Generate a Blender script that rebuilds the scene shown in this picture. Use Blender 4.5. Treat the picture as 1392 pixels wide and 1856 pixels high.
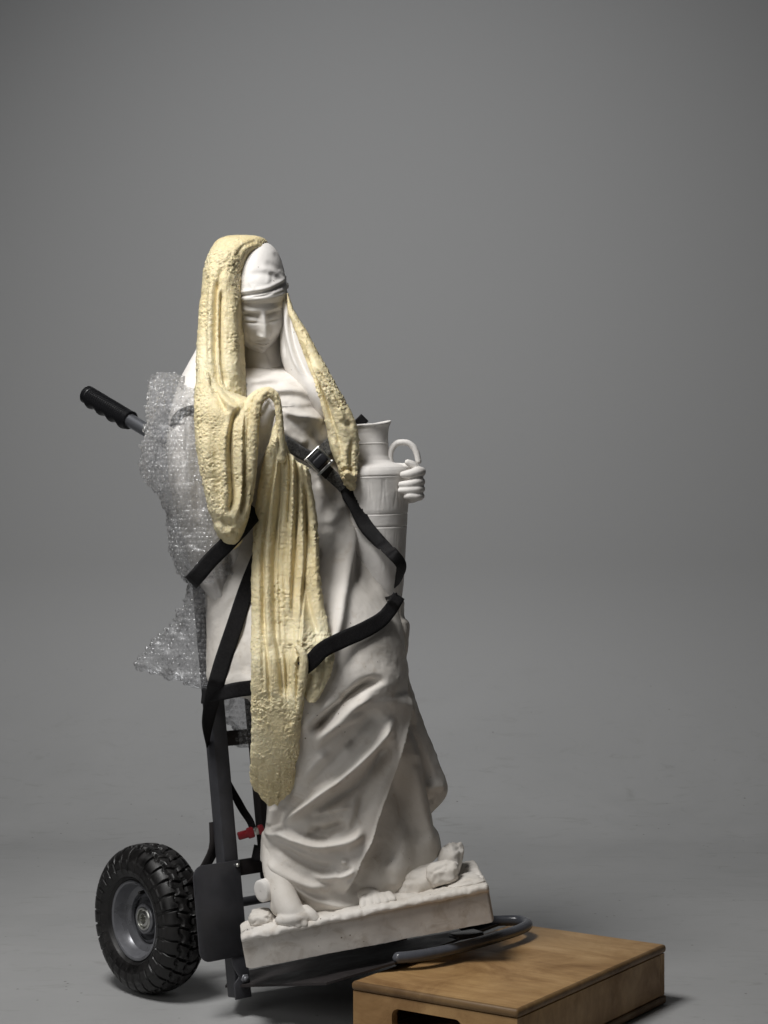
import bpy, bmesh, math, random
import numpy as np
from mathutils import Vector, Matrix
from mathutils.bvhtree import BVHTree
random.seed(4)
RNG = np.random.default_rng(7)
S = bpy.context.scene
for o in list(bpy.data.objects): bpy.data.objects.remove(o)
COL = S.collection
R = math.radians

# ------------------------------------------------------------------ camera, light, exposure
FPX, CH = 3400.0, 0.845            # focal length in photograph pixels, lens height in metres
cd = bpy.data.cameras.new('camera'); cam = bpy.data.objects.new('camera', cd); COL.objects.link(cam)
cam.location = (0, 0, CH); cam.rotation_euler = (R(90), 0, 0)
cd.sensor_fit = 'VERTICAL'; cd.sensor_height = 36; cd.sensor_width = 27
cd.lens = FPX / 1856 * 36; cd.clip_end = 100
S.camera = cam
W = bpy.data.worlds.new('World'); S.world = W; W.use_nodes = True
W.node_tree.nodes['Background'].inputs[0].default_value = (.97, .985, 1, 1)
W.node_tree.nodes['Background'].inputs[1].default_value = 0.012

def area(name, loc, target, sx, sy, power, col=(1, 1, 1), spread=180):
    d = bpy.data.lights.new(name, 'AREA'); d.shape = 'RECTANGLE'; d.size = sx; d.size_y = sy
    d.energy = power; d.color = col; d.spread = R(spread)
    o = bpy.data.objects.new(name, d); COL.objects.link(o); o.location = loc
    o.rotation_euler = (Vector(target) - Vector(loc)).to_track_quat('-Z', 'Y').to_euler()
    return o
area('key_softbox', (-0.9, 2.2, 2.85), (-.12, 3.2, .8), .85, .85, 29, (1, .99, .975), 120)
area('fill_softbox', (-1.7, .9, 1.5), (-.1, 3.2, .5), 1.4, 1.4, 4.5, (1, .99, .975), 110)
area('backdrop_softbox', (-.1, 3.25, 3.35), (-.05, 5.45, 1.25), 1.6, .5, 7.2, (.97, .985, 1), 92)
S.view_settings.view_transform = 'Standard'; S.view_settings.look = 'None'
S.view_settings.exposure = 0.0; S.view_settings.gamma = 1
S.render.engine = 'CYCLES'
S.cycles.max_bounces = 6; S.cycles.transparent_max_bounces = 12

# ------------------------------------------------------------------ helpers
def P(px, py, D):
    return np.array(((px - 696) / FPX * D, D, CH - (py - 928) / FPX * D))
def pxm(D): return D / FPX          # metres per photograph pixel at depth D

def tag(o, label=None, cat=None, group=None, kind=None):
    if label: o['label'] = label
    if cat: o['category'] = cat
    if group: o['group'] = group
    if kind: o['kind'] = kind
    return o
def empty(name, loc, label=None, cat=None, group=None):
    o = bpy.data.objects.new(name, None); COL.objects.link(o); o.location = loc
    bpy.context.view_layer.update()
    return tag(o, label, cat, group)
def link(name, me, mat, parent=None):
    o = bpy.data.objects.new(name, me); COL.objects.link(o)
    if mat and not me.materials: me.materials.append(mat)
    if parent:
        o.parent = parent
        w = Vector((0, 0, 0)); p = parent
        while p: w += p.location; p = p.parent
        o.location = -w if parent.type == 'EMPTY' or parent.location.length > 0 else (0, 0, 0)
        if parent.parent: o.location = (0, 0, 0)
    return o
def npmesh(name, V, quads, smooth=True):
    V = np.asarray(V, np.float32).reshape(-1, 3)
    me = bpy.data.meshes.new(name)
    me.vertices.add(len(V)); me.vertices.foreach_set('co', V.ravel())
    q4 = [np.asarray(quads, np.int32).reshape(-1, 4)]
    q = q4[0]
    me.loops.add(q.size); me.loops.foreach_set('vertex_index', q.ravel())
    me.polygons.add(len(q))
    me.polygons.foreach_set('loop_start', np.arange(0, q.size, 4, dtype=np.int32))
    me.polygons.foreach_set('loop_total', np.full(len(q), 4, np.int32))
    me.update(calc_edges=True); me.validate()
    if smooth: me.polygons.foreach_set('use_smooth', np.ones(len(me.polygons), bool))
    return me
def gridfaces(nr, nc, wrap=True, off=0):
    r = np.arange(nr - 1)[:, None]; c = np.arange(nc if wrap else nc - 1)[None, :]
    c2 = (c + 1) % nc
    a = r * nc + c; b = r * nc + c2; d = (r + 1) * nc + c; e = (r + 1) * nc + c2
    return np.stack([a, b, e, d], -1).reshape(-1, 4) + off

def vnoise(p, seed=0):
    """numpy gradient noise, p (...,3) -> about [-1,1]"""
    p = np.asarray(p, float); i = np.floor(p).astype(np.int64); f = p - i
    u = f * f * f * (f * (f * 6 - 15) + 10)
    def h(dx, dy, dz):
        n = ((i[..., 0]+dx) * 374761393 + (i[..., 1]+dy) * 668265263 + (i[..., 2]+dz) * 1440662683 + seed * 1274126177) & 0xffffffff
        n = ((n ^ (n >> 13)) * 1274126177) & 0xffffffff
        n = ((n ^ (n >> 16)) * 2246822519) & 0xffffffff
        n = n ^ (n >> 15)
        gx, gy, gz = (n & 1023)/511.5-1, ((n >> 10) & 1023)/511.5-1, ((n >> 20) & 1023)/511.5-1
        return gx*(f[..., 0]-dx) + gy*(f[..., 1]-dy) + gz*(f[..., 2]-dz)
    l = lambda a, b, t: a + (b - a) * t
    x, y, z = u[..., 0], u[..., 1], u[..., 2]
    return 1.35*l(l(l(h(0,0,0), h(1,0,0), x), l(h(0,1,0), h(1,1,0), x), y), l(l(h(0,0,1), h(1,0,1), x), l(h(0,1,1), h(1,1,1), x), y), z)
ROT = np.array([[.36, .48, -.8], [-.8, .60, 0], [.48, .64, .6]])
def fbm(p, sc, octv=3, seed=0):
    s = 0; a = 1; t = 0
    for k in range(octv):
        p = np.asarray(p) @ ROT.T; s = s + a * vnoise(p / sc * 2 ** k, seed + k * 17); t += a; a *= .5
    return s / t * 1.6

def hermite(t, k, v):
    """smooth interpolation of values v (n,m) at knots k (n)"""
    k = np.asarray(k, float); v = np.asarray(v, float)
    if v.ndim == 1: v = v[:, None]
    h = np.diff(k); dl = np.diff(v, axis=0) / h[:, None]
    m = np.zeros_like(v); m[0] = dl[0]; m[-1] = dl[-1]
    for i in range(1, len(k) - 1):
        a, b = dl[i - 1], dl[i]
        m[i] = np.where(a * b > 0, 2 * a * b / np.where(np.abs(a + b) < 1e-12, 1, a + b), 0) * .6 + .4 * (a * h[i] + b * h[i-1]) / (h[i] + h[i-1])
    t = np.clip(t, k[0], k[-1]); i = np.clip(np.searchsorted(k, t, side='right') - 1, 0, len(k) - 2)
    s = ((t - k[i]) / h[i])[:, None]; H = h[i][:, None]
    return (2*s**3-3*s**2+1)*v[i] + (s**3-2*s**2+s)*H*m[i] + (-2*s**3+3*s**2)*v[i+1] + (s**3-s**2)*H*m[i+1]
def curve(pts, n):
    """resample a point list smoothly, evenly by arc length"""
    pts = np.asarray(pts, float)
    L = np.r_[0, np.cumsum(np.linalg.norm(np.diff(pts[:, :3], axis=0), axis=1) + 1e-9)]
    fine = hermite(np.linspace(0, L[-1], max(200, n * 4)), L, pts)
    L2 = np.r_[0, np.cumsum(np.linalg.norm(np.diff(fine[:, :3], axis=0), axis=1))]
    t = np.linspace(0, L2[-1], n)
    return np.stack([np.interp(t, L2, fine[:, c]) for c in range(fine.shape[1])], 1)
sstep = lambda a, b, x: (lambda t: t * t * (3 - 2 * t))(np.clip((x - a) / (b - a), 0, 1))

class Field:
    """relief of modelled folds over the front of a form; strokes are drawn along fold lines, heights in mm"""
    def __init__(s, x0, y0, x1, y1, res=1.25):
        s.x0, s.y0, s.res = x0, y0, res
        s.nx, s.ny = int((x1-x0)/res)+2, int((y1-y0)/res)+2
        s.A = np.zeros((s.ny, s.nx))
    def stroke(s, pts, amp, w, w2=None, kind='ridge', taper=.25, n=36):
        pts = np.asarray(pts, float)
        c = curve(np.c_[pts[:, :2], np.zeros(len(pts))], n)[:, :2]
        w2 = w if w2 is None else w2
        m = 3.2 * max(w, w2)
        gx0 = max(0, int((c[:, 0].min()-m-s.x0)/s.res)); gx1 = min(s.nx, int((c[:, 0].max()+m-s.x0)/s.res)+2)
        gy0 = max(0, int((c[:, 1].min()-m-s.y0)/s.res)); gy1 = min(s.ny, int((c[:, 1].max()+m-s.y0)/s.res)+2)
        if gx1 <= gx0 or gy1 <= gy0: return s
        X, Y = np.meshgrid(s.x0 + np.arange(gx0, gx1)*s.res, s.y0 + np.arange(gy0, gy1)*s.res)
        best = np.full(X.shape, 1e9); tt = np.zeros(X.shape); sg = np.zeros(X.shape)
        for i in range(n - 1):
            a, b = c[i], c[i+1]; d = b - a; l2 = d @ d + 1e-9
            t = np.clip(((X-a[0])*d[0] + (Y-a[1])*d[1]) / l2, 0, 1)
            dx, dy = X-a[0]-t*d[0], Y-a[1]-t*d[1]; q = dx*dx + dy*dy
            k = q < best
            best = np.where(k, q, best); tt = np.where(k, (i+t)/(n-1), tt); sg = np.where(k, np.sign(d[0]*dy - d[1]*dx), sg)
        dist = np.sqrt(best)
        tap = sstep(0, taper, tt) * sstep(0, taper, 1-tt) if taper > 0 else 1
        ww = np.where(sg > 0, w2, w)           # w on one side of the line, w2 on the other
        if kind == 'ridge': f = np.exp(-(dist/ww)**2)
        else:                                   # step: raised on the left of the drawing direction
            f = np.where(sg > 0, np.exp(-(dist/w2)**2), 0) * -1
            f = np.where(sg > 0, -.5*np.exp(-(dist/w2)**2), .5*np.exp(-(dist/w)**2))
        s.A[gy0:gy1, gx0:gx1] += amp * .001 * f * tap
        return s
    def bump(s, x, y, rx, ry, amp, rot=0):
        X, Y = np.meshgrid(s.x0 + np.arange(s.nx)*s.res, s.y0 + np.arange(s.ny)*s.res)
        c, sn = math.cos(R(rot)), math.sin(R(rot)); dx, dy = X-x, Y-y
        s.A += amp*.001*np.exp(-((c*dx+sn*dy)/rx)**2 - ((-sn*dx+c*dy)/ry)**2); return s
    def __call__(s, px, py):
        u = np.clip((px-s.x0)/s.res, 0, s.nx-1.001); v = np.clip((py-s.y0)/s.res, 0, s.ny-1.001)
        i, j = u.astype(int), v.astype(int); a, b = u-i, v-j
        return (s.A[j, i]*(1-a)+s.A[j, i+1]*a)*(1-b) + (s.A[j+1, i]*(1-a)+s.A[j+1, i+1]*a)*b

TREES = {}
def remember(o):
    me = o.data; vs = np.empty(len(me.vertices)*3, np.float32); me.vertices.foreach_get('co', vs)
    TREES[o.name] = BVHTree.FromPolygons([Vector(v) for v in vs.reshape(-1, 3)], [tuple(p.vertices) for p in me.polygons])
def front(px, py, names, default=3.1):
    d = Vector(((px-696)/FPX, 1, -(py-928)/FPX)); n = d.length; dn = d / n; best = None
    for k in names:
        h = TREES[k].ray_cast(Vector((0, 0, CH)), dn)
        if h[0] is not None and (best is None or h[3]/n < best): best = h[3]/n
    return default if best is None else best

def loft(name, rows, mat, parent, field=None, res=1.9, e=2.0, noise=None, hem=None, rim=False, keep=True, eb=None, edge=0):
    """closed form through sections (py, xl, xr, D, half depth, shear)"""
    rows = [tuple(r) + (0,) * (6 - len(r)) for r in rows]
    A = np.array(rows, float); py = np.arange(A[0, 0], A[-1, 0] + .01, res)
    Q = hermite(py, A[:, 0], A[:, 1:])
    xl, xr, D, hd, sh = [Q[:, i:i+1] for i in range(5)]
    if edge:
        z3 = np.stack([py, 0*py, 0*py], 1); xl = xl + edge*fbm(z3+A[0, 0], 16, 3, 5)[:, None]; xr = xr + edge*fbm(z3+A[0, 0]+77.7, 16, 3, 6)[:, None]
    xr = np.maximum(xr, xl + .5); hd = np.maximum(hd, .0015)
    nseg = int(max(48, 2.3 * (A[:, 2]-A[:, 1]).max() / res)); nseg += nseg % 2
    th = np.linspace(0, 2*np.pi, nseg, endpoint=False)[None, :]
    c, s_ = np.cos(th), -np.sin(th)                     # s_<0 -> front
    ex = np.sign(c)*np.abs(c)**(2/e); ey = np.sign(s_)*np.abs(s_)**(2/e)
    hw = (xr-xl)/2/FPX*D; X0 = ((xl+xr)/2-696)/FPX*D
    X = X0 + hw*ex; Y = D + hd*ey + sh*hw*ex
    PY = np.repeat(py[:, None], nseg, 1)
    if hem:
        pxx = 696 + X/Y*FPX; y0, fun = hem
        v = sstep(0, 1, (PY-y0)/(A[-1, 0]-y0)); v = np.clip((PY-y0)/(A[-1, 0]-y0), 0, 1)
        PY = np.where(PY > y0, y0 + (fun(pxx)-y0)*v, PY)
    Z = CH - (PY-928)/FPX*D
    V = np.stack([X, Y, Z], -1)
    nx = ex/np.maximum(hw, .004); ny = ey/np.maximum(hd, .004); l = np.sqrt(nx**2+ny**2)+1e-9
    N = np.stack([nx/l, ny/l, np.zeros_like(nx/l)], -1)
    if field is not None:
        px = 696 + V[..., 0]/V[..., 1]*FPX; ppy = 928 - (V[..., 2]-CH)/V[..., 1]*FPX
        fac = sstep(-.05, .4, -N[..., 1])
        N2 = N*np.array([.55, 1, 1]); N2 /= np.linalg.norm(N2, axis=-1, keepdims=True)+1e-9
        V = V + N2*(field(px, ppy)*fac)[..., None]
    if noise is not None: V = V + N*noise(V)[..., None]
    nr = len(py); F = [gridfaces(nr, nseg)]
    VV = [V.reshape(-1, 3)]; base = nr*nseg
    # close the ends with inset rings
    for end, r in ((0, V[0]), (1, V[-1])):
        prev = np.arange(nseg) + (0 if end == 0 else (nr-1)*nseg); cen = r.mean(0)
        steps = (.6, .25, .02)
        lift = (0, 0, 0)
        if rim and end: steps = (.97, .94, .92, .6, .02); lift = (-.004, 0, .02, .03, .03)
        for k, q in enumerate(steps):
            ring = cen + (r-cen)*q
            if rim and end: ring = r + (cen-r)*(1-q)*np.array([1, 1, .0 if q > .9 else 1]) + np.array([0, 0, lift[k]])
            VV.append(ring); cur = base + np.arange(nseg); base += nseg
            f = np.stack([prev, np.roll(prev, -1), np.roll(cur, -1), cur], -1)
            F.append(f if end else f[:, ::-1]); prev = cur
    F = np.concatenate(F); VA = np.concatenate(VV)
    q = VA[F[:nseg*(nr-1)]]; nrm = np.cross(q[:, 2]-q[:, 0], q[:, 3]-q[:, 1]); cc = V.mean(1)[np.arange(len(q))//nseg]
    if ((q.mean(1)-cc)*nrm).sum() < 0: F = F[:, ::-1]
    me = npmesh(name, np.concatenate(VV), F)
    loft.grid = V
    o = link(name, me, mat, parent)
    if keep: remember(o)
    return o

def tube_data(path, rad, n=14, m=None, cap=True, flat=None):
    """path (k,3), rad list -> V, F of a tapered tube with rounded ends"""
    path = np.asarray(path, float); rad = np.broadcast_to(np.asarray(rad, float), (len(path),))
    m = m or max(8, len(path)*6)
    c = curve(np.c_[path, rad], m) if len(path) > 2 or m > 2 else np.c_[path, rad]
    p, r = c[:, :3], c[:, 3]
    if cap:
        t0 = p[0]-p[1]; t0 /= np.linalg.norm(t0); t1 = p[-1]-p[-2]; t1 /= np.linalg.norm(t1)
        k = [(.98, .25), (.75, .66), (.35, .93)]
        p = np.r_[[p[0]+t0*r[0]*a for a, b in k], p, [p[-1]+t1*r[-1]*a for a, b in k[::-1]]]
        r = np.r_[[r[0]*b for a, b in k], r, [r[-1]*b for a, b in k[::-1]]]
    T = np.gradient(p, axis=0); T /= np.linalg.norm(T, axis=1, keepdims=True)+1e-12
    u = np.cross(T[0], [0.3, .2, 1]); u /= np.linalg.norm(u); U = []
    for t in T:
        u = u - t*(u@t); u /= np.linalg.norm(u); U.append(u)
    U = np.array(U); B = np.cross(T, U)
    a = np.linspace(0, 2*np.pi, n, endpoint=False)
    V = p[:, None] + r[:, None, None]*(np.cos(a)[None, :, None]*U[:, None] + np.sin(a)[None, :, None]*B[:, None])
    nr = len(p); F = gridfaces(nr, n)
    V = np.concatenate([V.reshape(-1, 3), p[:1], p[-1:]]); i0, i1 = nr*n, nr*n+1
    k = np.arange(0, n, 2)
    f0 = np.stack([np.full(len(k), i0), (k+2) % n, (k+1) % n, k], -1)
    b = (nr-1)*n
    f1 = np.stack([np.full(len(k), i1), b+k, b+(k+1) % n, b+(k+2) % n], -1)
    return V, np.concatenate([F, f0, f1])
def tube(name, path, rad, mat, parent, n=14, m=None, cap=True):
    V, F = tube_data(path, rad, n, m, cap); return link(name, npmesh(name, V, F), mat, parent)
def merge(parts):
    V, F, k = [], [], 0
    for v, f in parts: V.append(np.asarray(v).reshape(-1, 3)); F.append(np.asarray(f)+k); k += len(V[-1])
    return np.concatenate(V), np.concatenate(F)
def fuse(name, parts, mat, parent, voxel=.002, smooth=4):
    """melt several solids into one continuous surface"""
    V, F = merge(parts); me = npmesh(name, V, F)
    o = bpy.data.objects.new('tmp', me); COL.objects.link(o)
    md = o.modifiers.new('r', 'REMESH'); md.mode = 'VOXEL'; md.voxel_size = voxel; md.use_smooth_shade = True
    if smooth:
        sm = o.modifiers.new('s', 'SMOOTH'); sm.iterations = smooth; sm.factor = .5
    dg = bpy.context.evaluated_depsgraph_get()
    out = bpy.data.meshes.new_from_object(o.evaluated_get(dg)); bpy.data.objects.remove(o); out.name = name
    out.polygons.foreach_set('use_smooth', np.ones(len(out.polygons), bool))
    out.materials.clear()
    return link(name, out, mat, parent)
def ellipsoid(c, rx, ry, rz, M=None, n=20):
    th = np.linspace(.02, np.pi-.02, n)[:, None]; ph = np.linspace(0, 2*np.pi, n*2, endpoint=False)[None]
    V = np.stack([rx*np.sin(th)*np.cos(ph), ry*np.sin(th)*np.sin(ph), rz*np.cos(th)+0*ph], -1).reshape(-1, 3)
    if M is not None: V = V @ np.asarray(M).T
    V = V + np.asarray(c); F = gridfaces(n, n*2)[:, ::-1]
    N = n*2; V = np.r_[V, V[:N].mean(0)[None], V[-N:].mean(0)[None]]; k = np.arange(0, N, 2); b = (n-1)*N
    f0 = np.stack([np.full(len(k), n*N), k, (k+1) % N, (k+2) % N], -1)
    f1 = np.stack([np.full(len(k), n*N+1), b+(k+2) % N, b+(k+1) % N, b+k], -1)
    return V, np.concatenate([F, f0, f1])
def lathe(prof, seg=96, jit=None):
    prof = np.asarray(prof, float); a = np.linspace(0, 2*np.pi, seg, endpoint=False)
    V = np.stack([prof[:, :1]*np.cos(a), prof[:, :1]*np.sin(a), prof[:, 1:2]+0*a], -1)
    return V.reshape(-1, 3), gridfaces(len(prof), seg)
def basis(z, x=None):
    z = np.asarray(z, float); z = z/np.linalg.norm(z)
    x = np.array([1., 0, 0]) if x is None else np.asarray(x, float)
    x = x - z*(x@z); x /= np.linalg.norm(x); return np.stack([x, np.cross(z, x), z], 1)
def slab(pts2, th, frame, org, bevel=.002, seg=2):
    """flat plate: outline pts2 in frame axes 0,1, thickness along axis 2"""
    bm = bmesh.new(); vs = [bm.verts.new((x, y, -th/2)) for x, y in pts2]; f = bm.faces.new(vs)
    ex = bmesh.ops.extrude_face_region(bm, geom=[f])
    bmesh.ops.translate(bm, vec=(0, 0, th), verts=[v for v in ex['geom'] if isinstance(v, bmesh.types.BMVert)])
    bmesh.ops.recalc_face_normals(bm, faces=bm.faces)
    if bevel: bmesh.ops.bevel(bm, geom=[e for e in bm.edges if e.calc_face_angle(0) > .6], offset=bevel, segments=seg, affect='EDGES', profile=.5)
    M = Matrix([list(r) for r in np.asarray(frame)]).to_4x4(); M.translation = Vector(org)
    bm.transform(M); me = bpy.data.meshes.new('slab'); bm.to_mesh(me); bm.free()
    return me
def bar(name, a, b, wx, wy, mat, parent, xdir, bevel=.003):
    """square-section bar from a to b"""
    a, b = np.asarray(a, float), np.asarray(b, float); z = b-a; L = np.linalg.norm(z)
    fr = basis(z, xdir)
    pts = [(-wx/2, -wy/2), (wx/2, -wy/2), (wx/2, wy/2), (-wx/2, wy/2)]
    me = slab(pts, L, fr, (a+b)/2, bevel, 2); o = link(name, me, mat, parent); shade(me); return o
def shade(me, ang=40):
    me.polygons.foreach_set('use_smooth', np.ones(len(me.polygons), bool))
    try: me.set_sharp_from_angle(angle=R(ang))
    except Exception: pass
def roundrect(w, h, r, n=5, x0=0, y0=0):
    pts = []
    for cx, cy, a0 in ((w/2-r, h/2-r, 0), (-w/2+r, h/2-r, 90), (-w/2+r, -h/2+r, 180), (w/2-r, -h/2+r, 270)):
        for i in range(n+1):
            a = R(a0+90*i/n); pts.append((x0+cx+r*math.cos(a), y0+cy+r*math.sin(a)))
    return pts

# ------------------------------------------------------------------ materials
def mat(name, col, rough=.6, metal=0, spec=.5):
    m = bpy.data.materials.new(name); m.use_nodes = True; b = m.node_tree.nodes['Principled BSDF']
    b.inputs['Base Color'].default_value = (*col, 1); b.inputs['Roughness'].default_value = rough
    b.inputs['Metallic'].default_value = metal; b.inputs['Specular IOR Level'].default_value = spec
    return m
def nd(m, t, **k):
    n = m.node_tree.nodes.new(t)
    for a, v in k.items():
        if a.startswith('i_'):
            key = a[2:].replace('_', ' ')
            n.inputs[int(key) if key.isdigit() else key].default_value = v
        else: setattr(n, a, v)
    return n
def lk(m, a, ao, b, bi): m.node_tree.links.new(a.outputs[ao], b.inputs[bi])
def noise_n(m, sc, det=5, rough=.6, dist=0, vec=None):
    n = nd(m, 'ShaderNodeTexNoise'); n.inputs['Scale'].default_value = sc; n.inputs['Detail'].default_value = det
    n.inputs['Roughness'].default_value = rough; n.inputs['Distortion'].default_value = dist
    if vec: lk(m, vec[0], vec[1], n, 'Vector')
    return n
def ramp(m, src, so, stops):
    r = nd(m, 'ShaderNodeValToRGB'); e = r.color_ramp.elements
    while len(e) < len(stops): e.new(.5)
    for k, (p, c) in enumerate(stops): e[k].position = p; e[k].color = (*c, 1) if len(c) == 3 else c
    lk(m, src, so, r, 0); return r
def bump(m, src, so, strength, dist, prev=None):
    b = nd(m, 'ShaderNodeBump'); b.inputs['Strength'].default_value = strength; b.inputs['Distance'].default_value = dist
    lk(m, src, so, b, 'Height')
    if prev: lk(m, prev, 0, b, 'Normal')
    return b
def out(m, b): lk(m, b, 0, m.node_tree.nodes['Principled BSDF'], 'Normal')
def mixc(m, f, fo, a, ao, b, bo, mode='MIX'):
    n = nd(m, 'ShaderNodeMix', data_type='RGBA', blend_type=mode)
    if f is None: n.inputs[0].default_value = fo
    else: lk(m, f, fo, n, 0)
    lk(m, a, ao, n, 6); lk(m, b, bo, n, 7); return n
def coords(m):
    t = nd(m, 'ShaderNodeNewGeometry'); return (t, 'Position')

def plaster(name, lo, hi, stain, stain_lo=.58, pits=True, rough=.62):
    m = mat(name, hi, rough, 0, .35); c = coords(m); b = m.node_tree.nodes['Principled BSDF']
    n1 = noise_n(m, 9, 6, .6, .4, c); r1 = ramp(m, n1, 0, [(.3, lo), (.7, hi)])
    n2 = noise_n(m, 26, 8, .7, .8, c); r2 = ramp(m, n2, 0, [(stain_lo, (0, 0, 0)), (stain_lo+.14, (1, 1, 1))])
    k = nd(m, 'ShaderNodeRGB'); k.outputs[0].default_value = (*stain, 1)
    fm = nd(m, 'ShaderNodeMath', operation='MULTIPLY', i_1=.42); lk(m, r2, 0, fm, 0)
    mx = mixc(m, fm, 0, r1, 0, k, 0)
    v = nd(m, 'ShaderNodeTexVoronoi'); v.inputs['Scale'].default_value = 62; lk(m, c[0], c[1], v, 'Vector')
    vn = noise_n(m, 11, 2, .5, 0, c)
    rr = ramp(m, v, 'Distance', [(.055, (1, 1, 1)), (.10, (0, 0, 0))])
    rv = ramp(m, vn, 0, [(.52, (0, 0, 0)), (.6, (1, 1, 1))])
    mm = nd(m, 'ShaderNodeMath', operation='MULTIPLY'); lk(m, rr, 0, mm, 0); lk(m, rv, 0, mm, 1)
    k2 = nd(m, 'ShaderNodeRGB'); k2.outputs[0].default_value = (.16, .12, .09, 1)
    mx2 = mixc(m, mm, 0, mx, 2, k2, 0) if pits else mx
    lk(m, mx2, 2, b, 'Base Color')
    n3 = noise_n(m, 160, 4, .6, 0, c); b1 = bump(m, n3, 0, .16, .002)
    n4 = noise_n(m, 38, 4, .55, 0, c); b2 = bump(m, n4, 0, .2, .004, b1); out(m, b2)
    return m
M = {}
M['plaster'] = plaster('plaster', (.68, .65, .615), (.78, .755, .725), (.53, .46, .38), .61)
M['plaster_low'] = plaster('weathered plaster', (.62, .575, .515), (.75, .715, .67), (.42, .34, .25), .57)
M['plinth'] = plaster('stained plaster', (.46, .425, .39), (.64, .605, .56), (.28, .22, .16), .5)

def mk_dough():
    m = mat('dough', (.72, .58, .25), .48, 0, .5); c = coords(m); b = m.node_tree.nodes['Principled BSDF']
    n1 = noise_n(m, 7, 4, .6, .3, c); r1 = ramp(m, n1, 0, [(.3, (.73, .605, .34)), (.55, (.80, .70, .445)), (.75, (.84, .77, .54))])
    n2 = noise_n(m, 70, 5, .65, 0, c); r2 = ramp(m, n2, 0, [(.56, (0, 0, 0)), (.72, (1, 1, 1))])
    k = nd(m, 'ShaderNodeRGB'); k.outputs[0].default_value = (.80, .75, .56, 1)
    f = nd(m, 'ShaderNodeMath', operation='MULTIPLY', i_1=.55); lk(m, r2, 0, f, 0)
    mx = mixc(m, f, 0, r1, 0, k, 0); lk(m, mx, 2, b, 'Base Color')
    b.inputs['Subsurface Weight'].default_value = .12; b.inputs['Subsurface Radius'].default_value = (.01, .007, .003)
    b.inputs['Subsurface Scale'].default_value = .5
    n3 = noise_n(m, 120, 6, .7, .6, c); msk = ramp(m, noise_n(m, 13, 3, .5, 0, c), 0, [(.38, (.25, .25, .25)), (.62, (1, 1, 1))])
    h = nd(m, 'ShaderNodeMath', operation='MULTIPLY'); lk(m, n3, 0, h, 0); lk(m, msk, 0, h, 1)
    b1 = bump(m, h, 0, .8, .005)
    v = nd(m, 'ShaderNodeTexVoronoi', feature='SMOOTH_F1'); v.inputs['Scale'].default_value = 135; lk(m, c[0], c[1], v, 'Vector')
    h2 = nd(m, 'ShaderNodeMath', operation='MULTIPLY'); lk(m, v, 'Distance', h2, 0); lk(m, msk, 0, h2, 1)
    b2 = bump(m, h2, 0, .35, .004, b1)
    mp = nd(m, 'ShaderNodeMapping'); mp.inputs['Scale'].default_value = (1, 1, .055); lk(m, c[0], c[1], mp, 0)       # stretch lines of the pulled dough
    sn = noise_n(m, 210, 3, .6, .0, (mp, 0)); sm_ = ramp(m, noise_n(m, 9, 2, .5, 0, c), 0, [(.42, (0, 0, 0)), (.6, (1, 1, 1))])
    h3 = nd(m, 'ShaderNodeMath', operation='MULTIPLY'); lk(m, sn, 0, h3, 0); lk(m, sm_, 0, h3, 1)
    out(m, bump(m, h3, 0, .55, .005, b2)); return m
M['dough'] = mk_dough()

def mk_web():
    m = mat('black webbing', (.012, .011, .013), .6, 0, .25)
    u = nd(m, 'ShaderNodeUVMap'); s = nd(m, 'ShaderNodeSeparateXYZ'); lk(m, u, 0, s, 0)
    w = nd(m, 'ShaderNodeTexWave', wave_type='BANDS', bands_direction='Y'); w.inputs['Scale'].default_value = 70; w.inputs['Distortion'].default_value = .4
    lk(m, u, 0, w, 'Vector'); out(m, bump(m, w, 1, .5, .002))
    n = noise_n(m, 300, 3, .6, 0, coords(m)); r = ramp(m, n, 0, [(.4, (.0045, .004, .0048)), (.75, (.015, .0135, .0145))])
    lk(m, r, 0, m.node_tree.nodes['Principled BSDF'], 'Base Color'); return m
M['web'] = mk_web()
def mk_dusty():
    m = mat('dusty webbing', (.02, .02, .022), .7, 0, .4); c = coords(m)
    u = nd(m, 'ShaderNodeUVMap')
    w = nd(m, 'ShaderNodeTexWave', wave_type='BANDS', bands_direction='Y'); w.inputs['Scale'].default_value = 70; w.inputs['Distortion'].default_value = .6
    lk(m, u, 0, w, 'Vector'); out(m, bump(m, w, 1, .6, .002))
    n = noise_n(m, 260, 4, .7, 0, c); a = nd(m, 'ShaderNodeMath', operation='MULTIPLY'); lk(m, n, 0, a, 0); 
    wr = ramp(m, w, 1, [(.2, (.55, .55, .55)), (.8, (1.25, 1.25, 1.25))]); lk(m, wr, 0, a, 1)
    r = ramp(m, a, 0, [(.30, (.016, .016, .017)), (.46, (.08, .08, .079)), (.66, (.30, .295, .285))])
    lk(m, r, 0, m.node_tree.nodes['Principled BSDF'], 'Base Color'); return m
M['dusty'] = mk_dusty()

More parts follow.
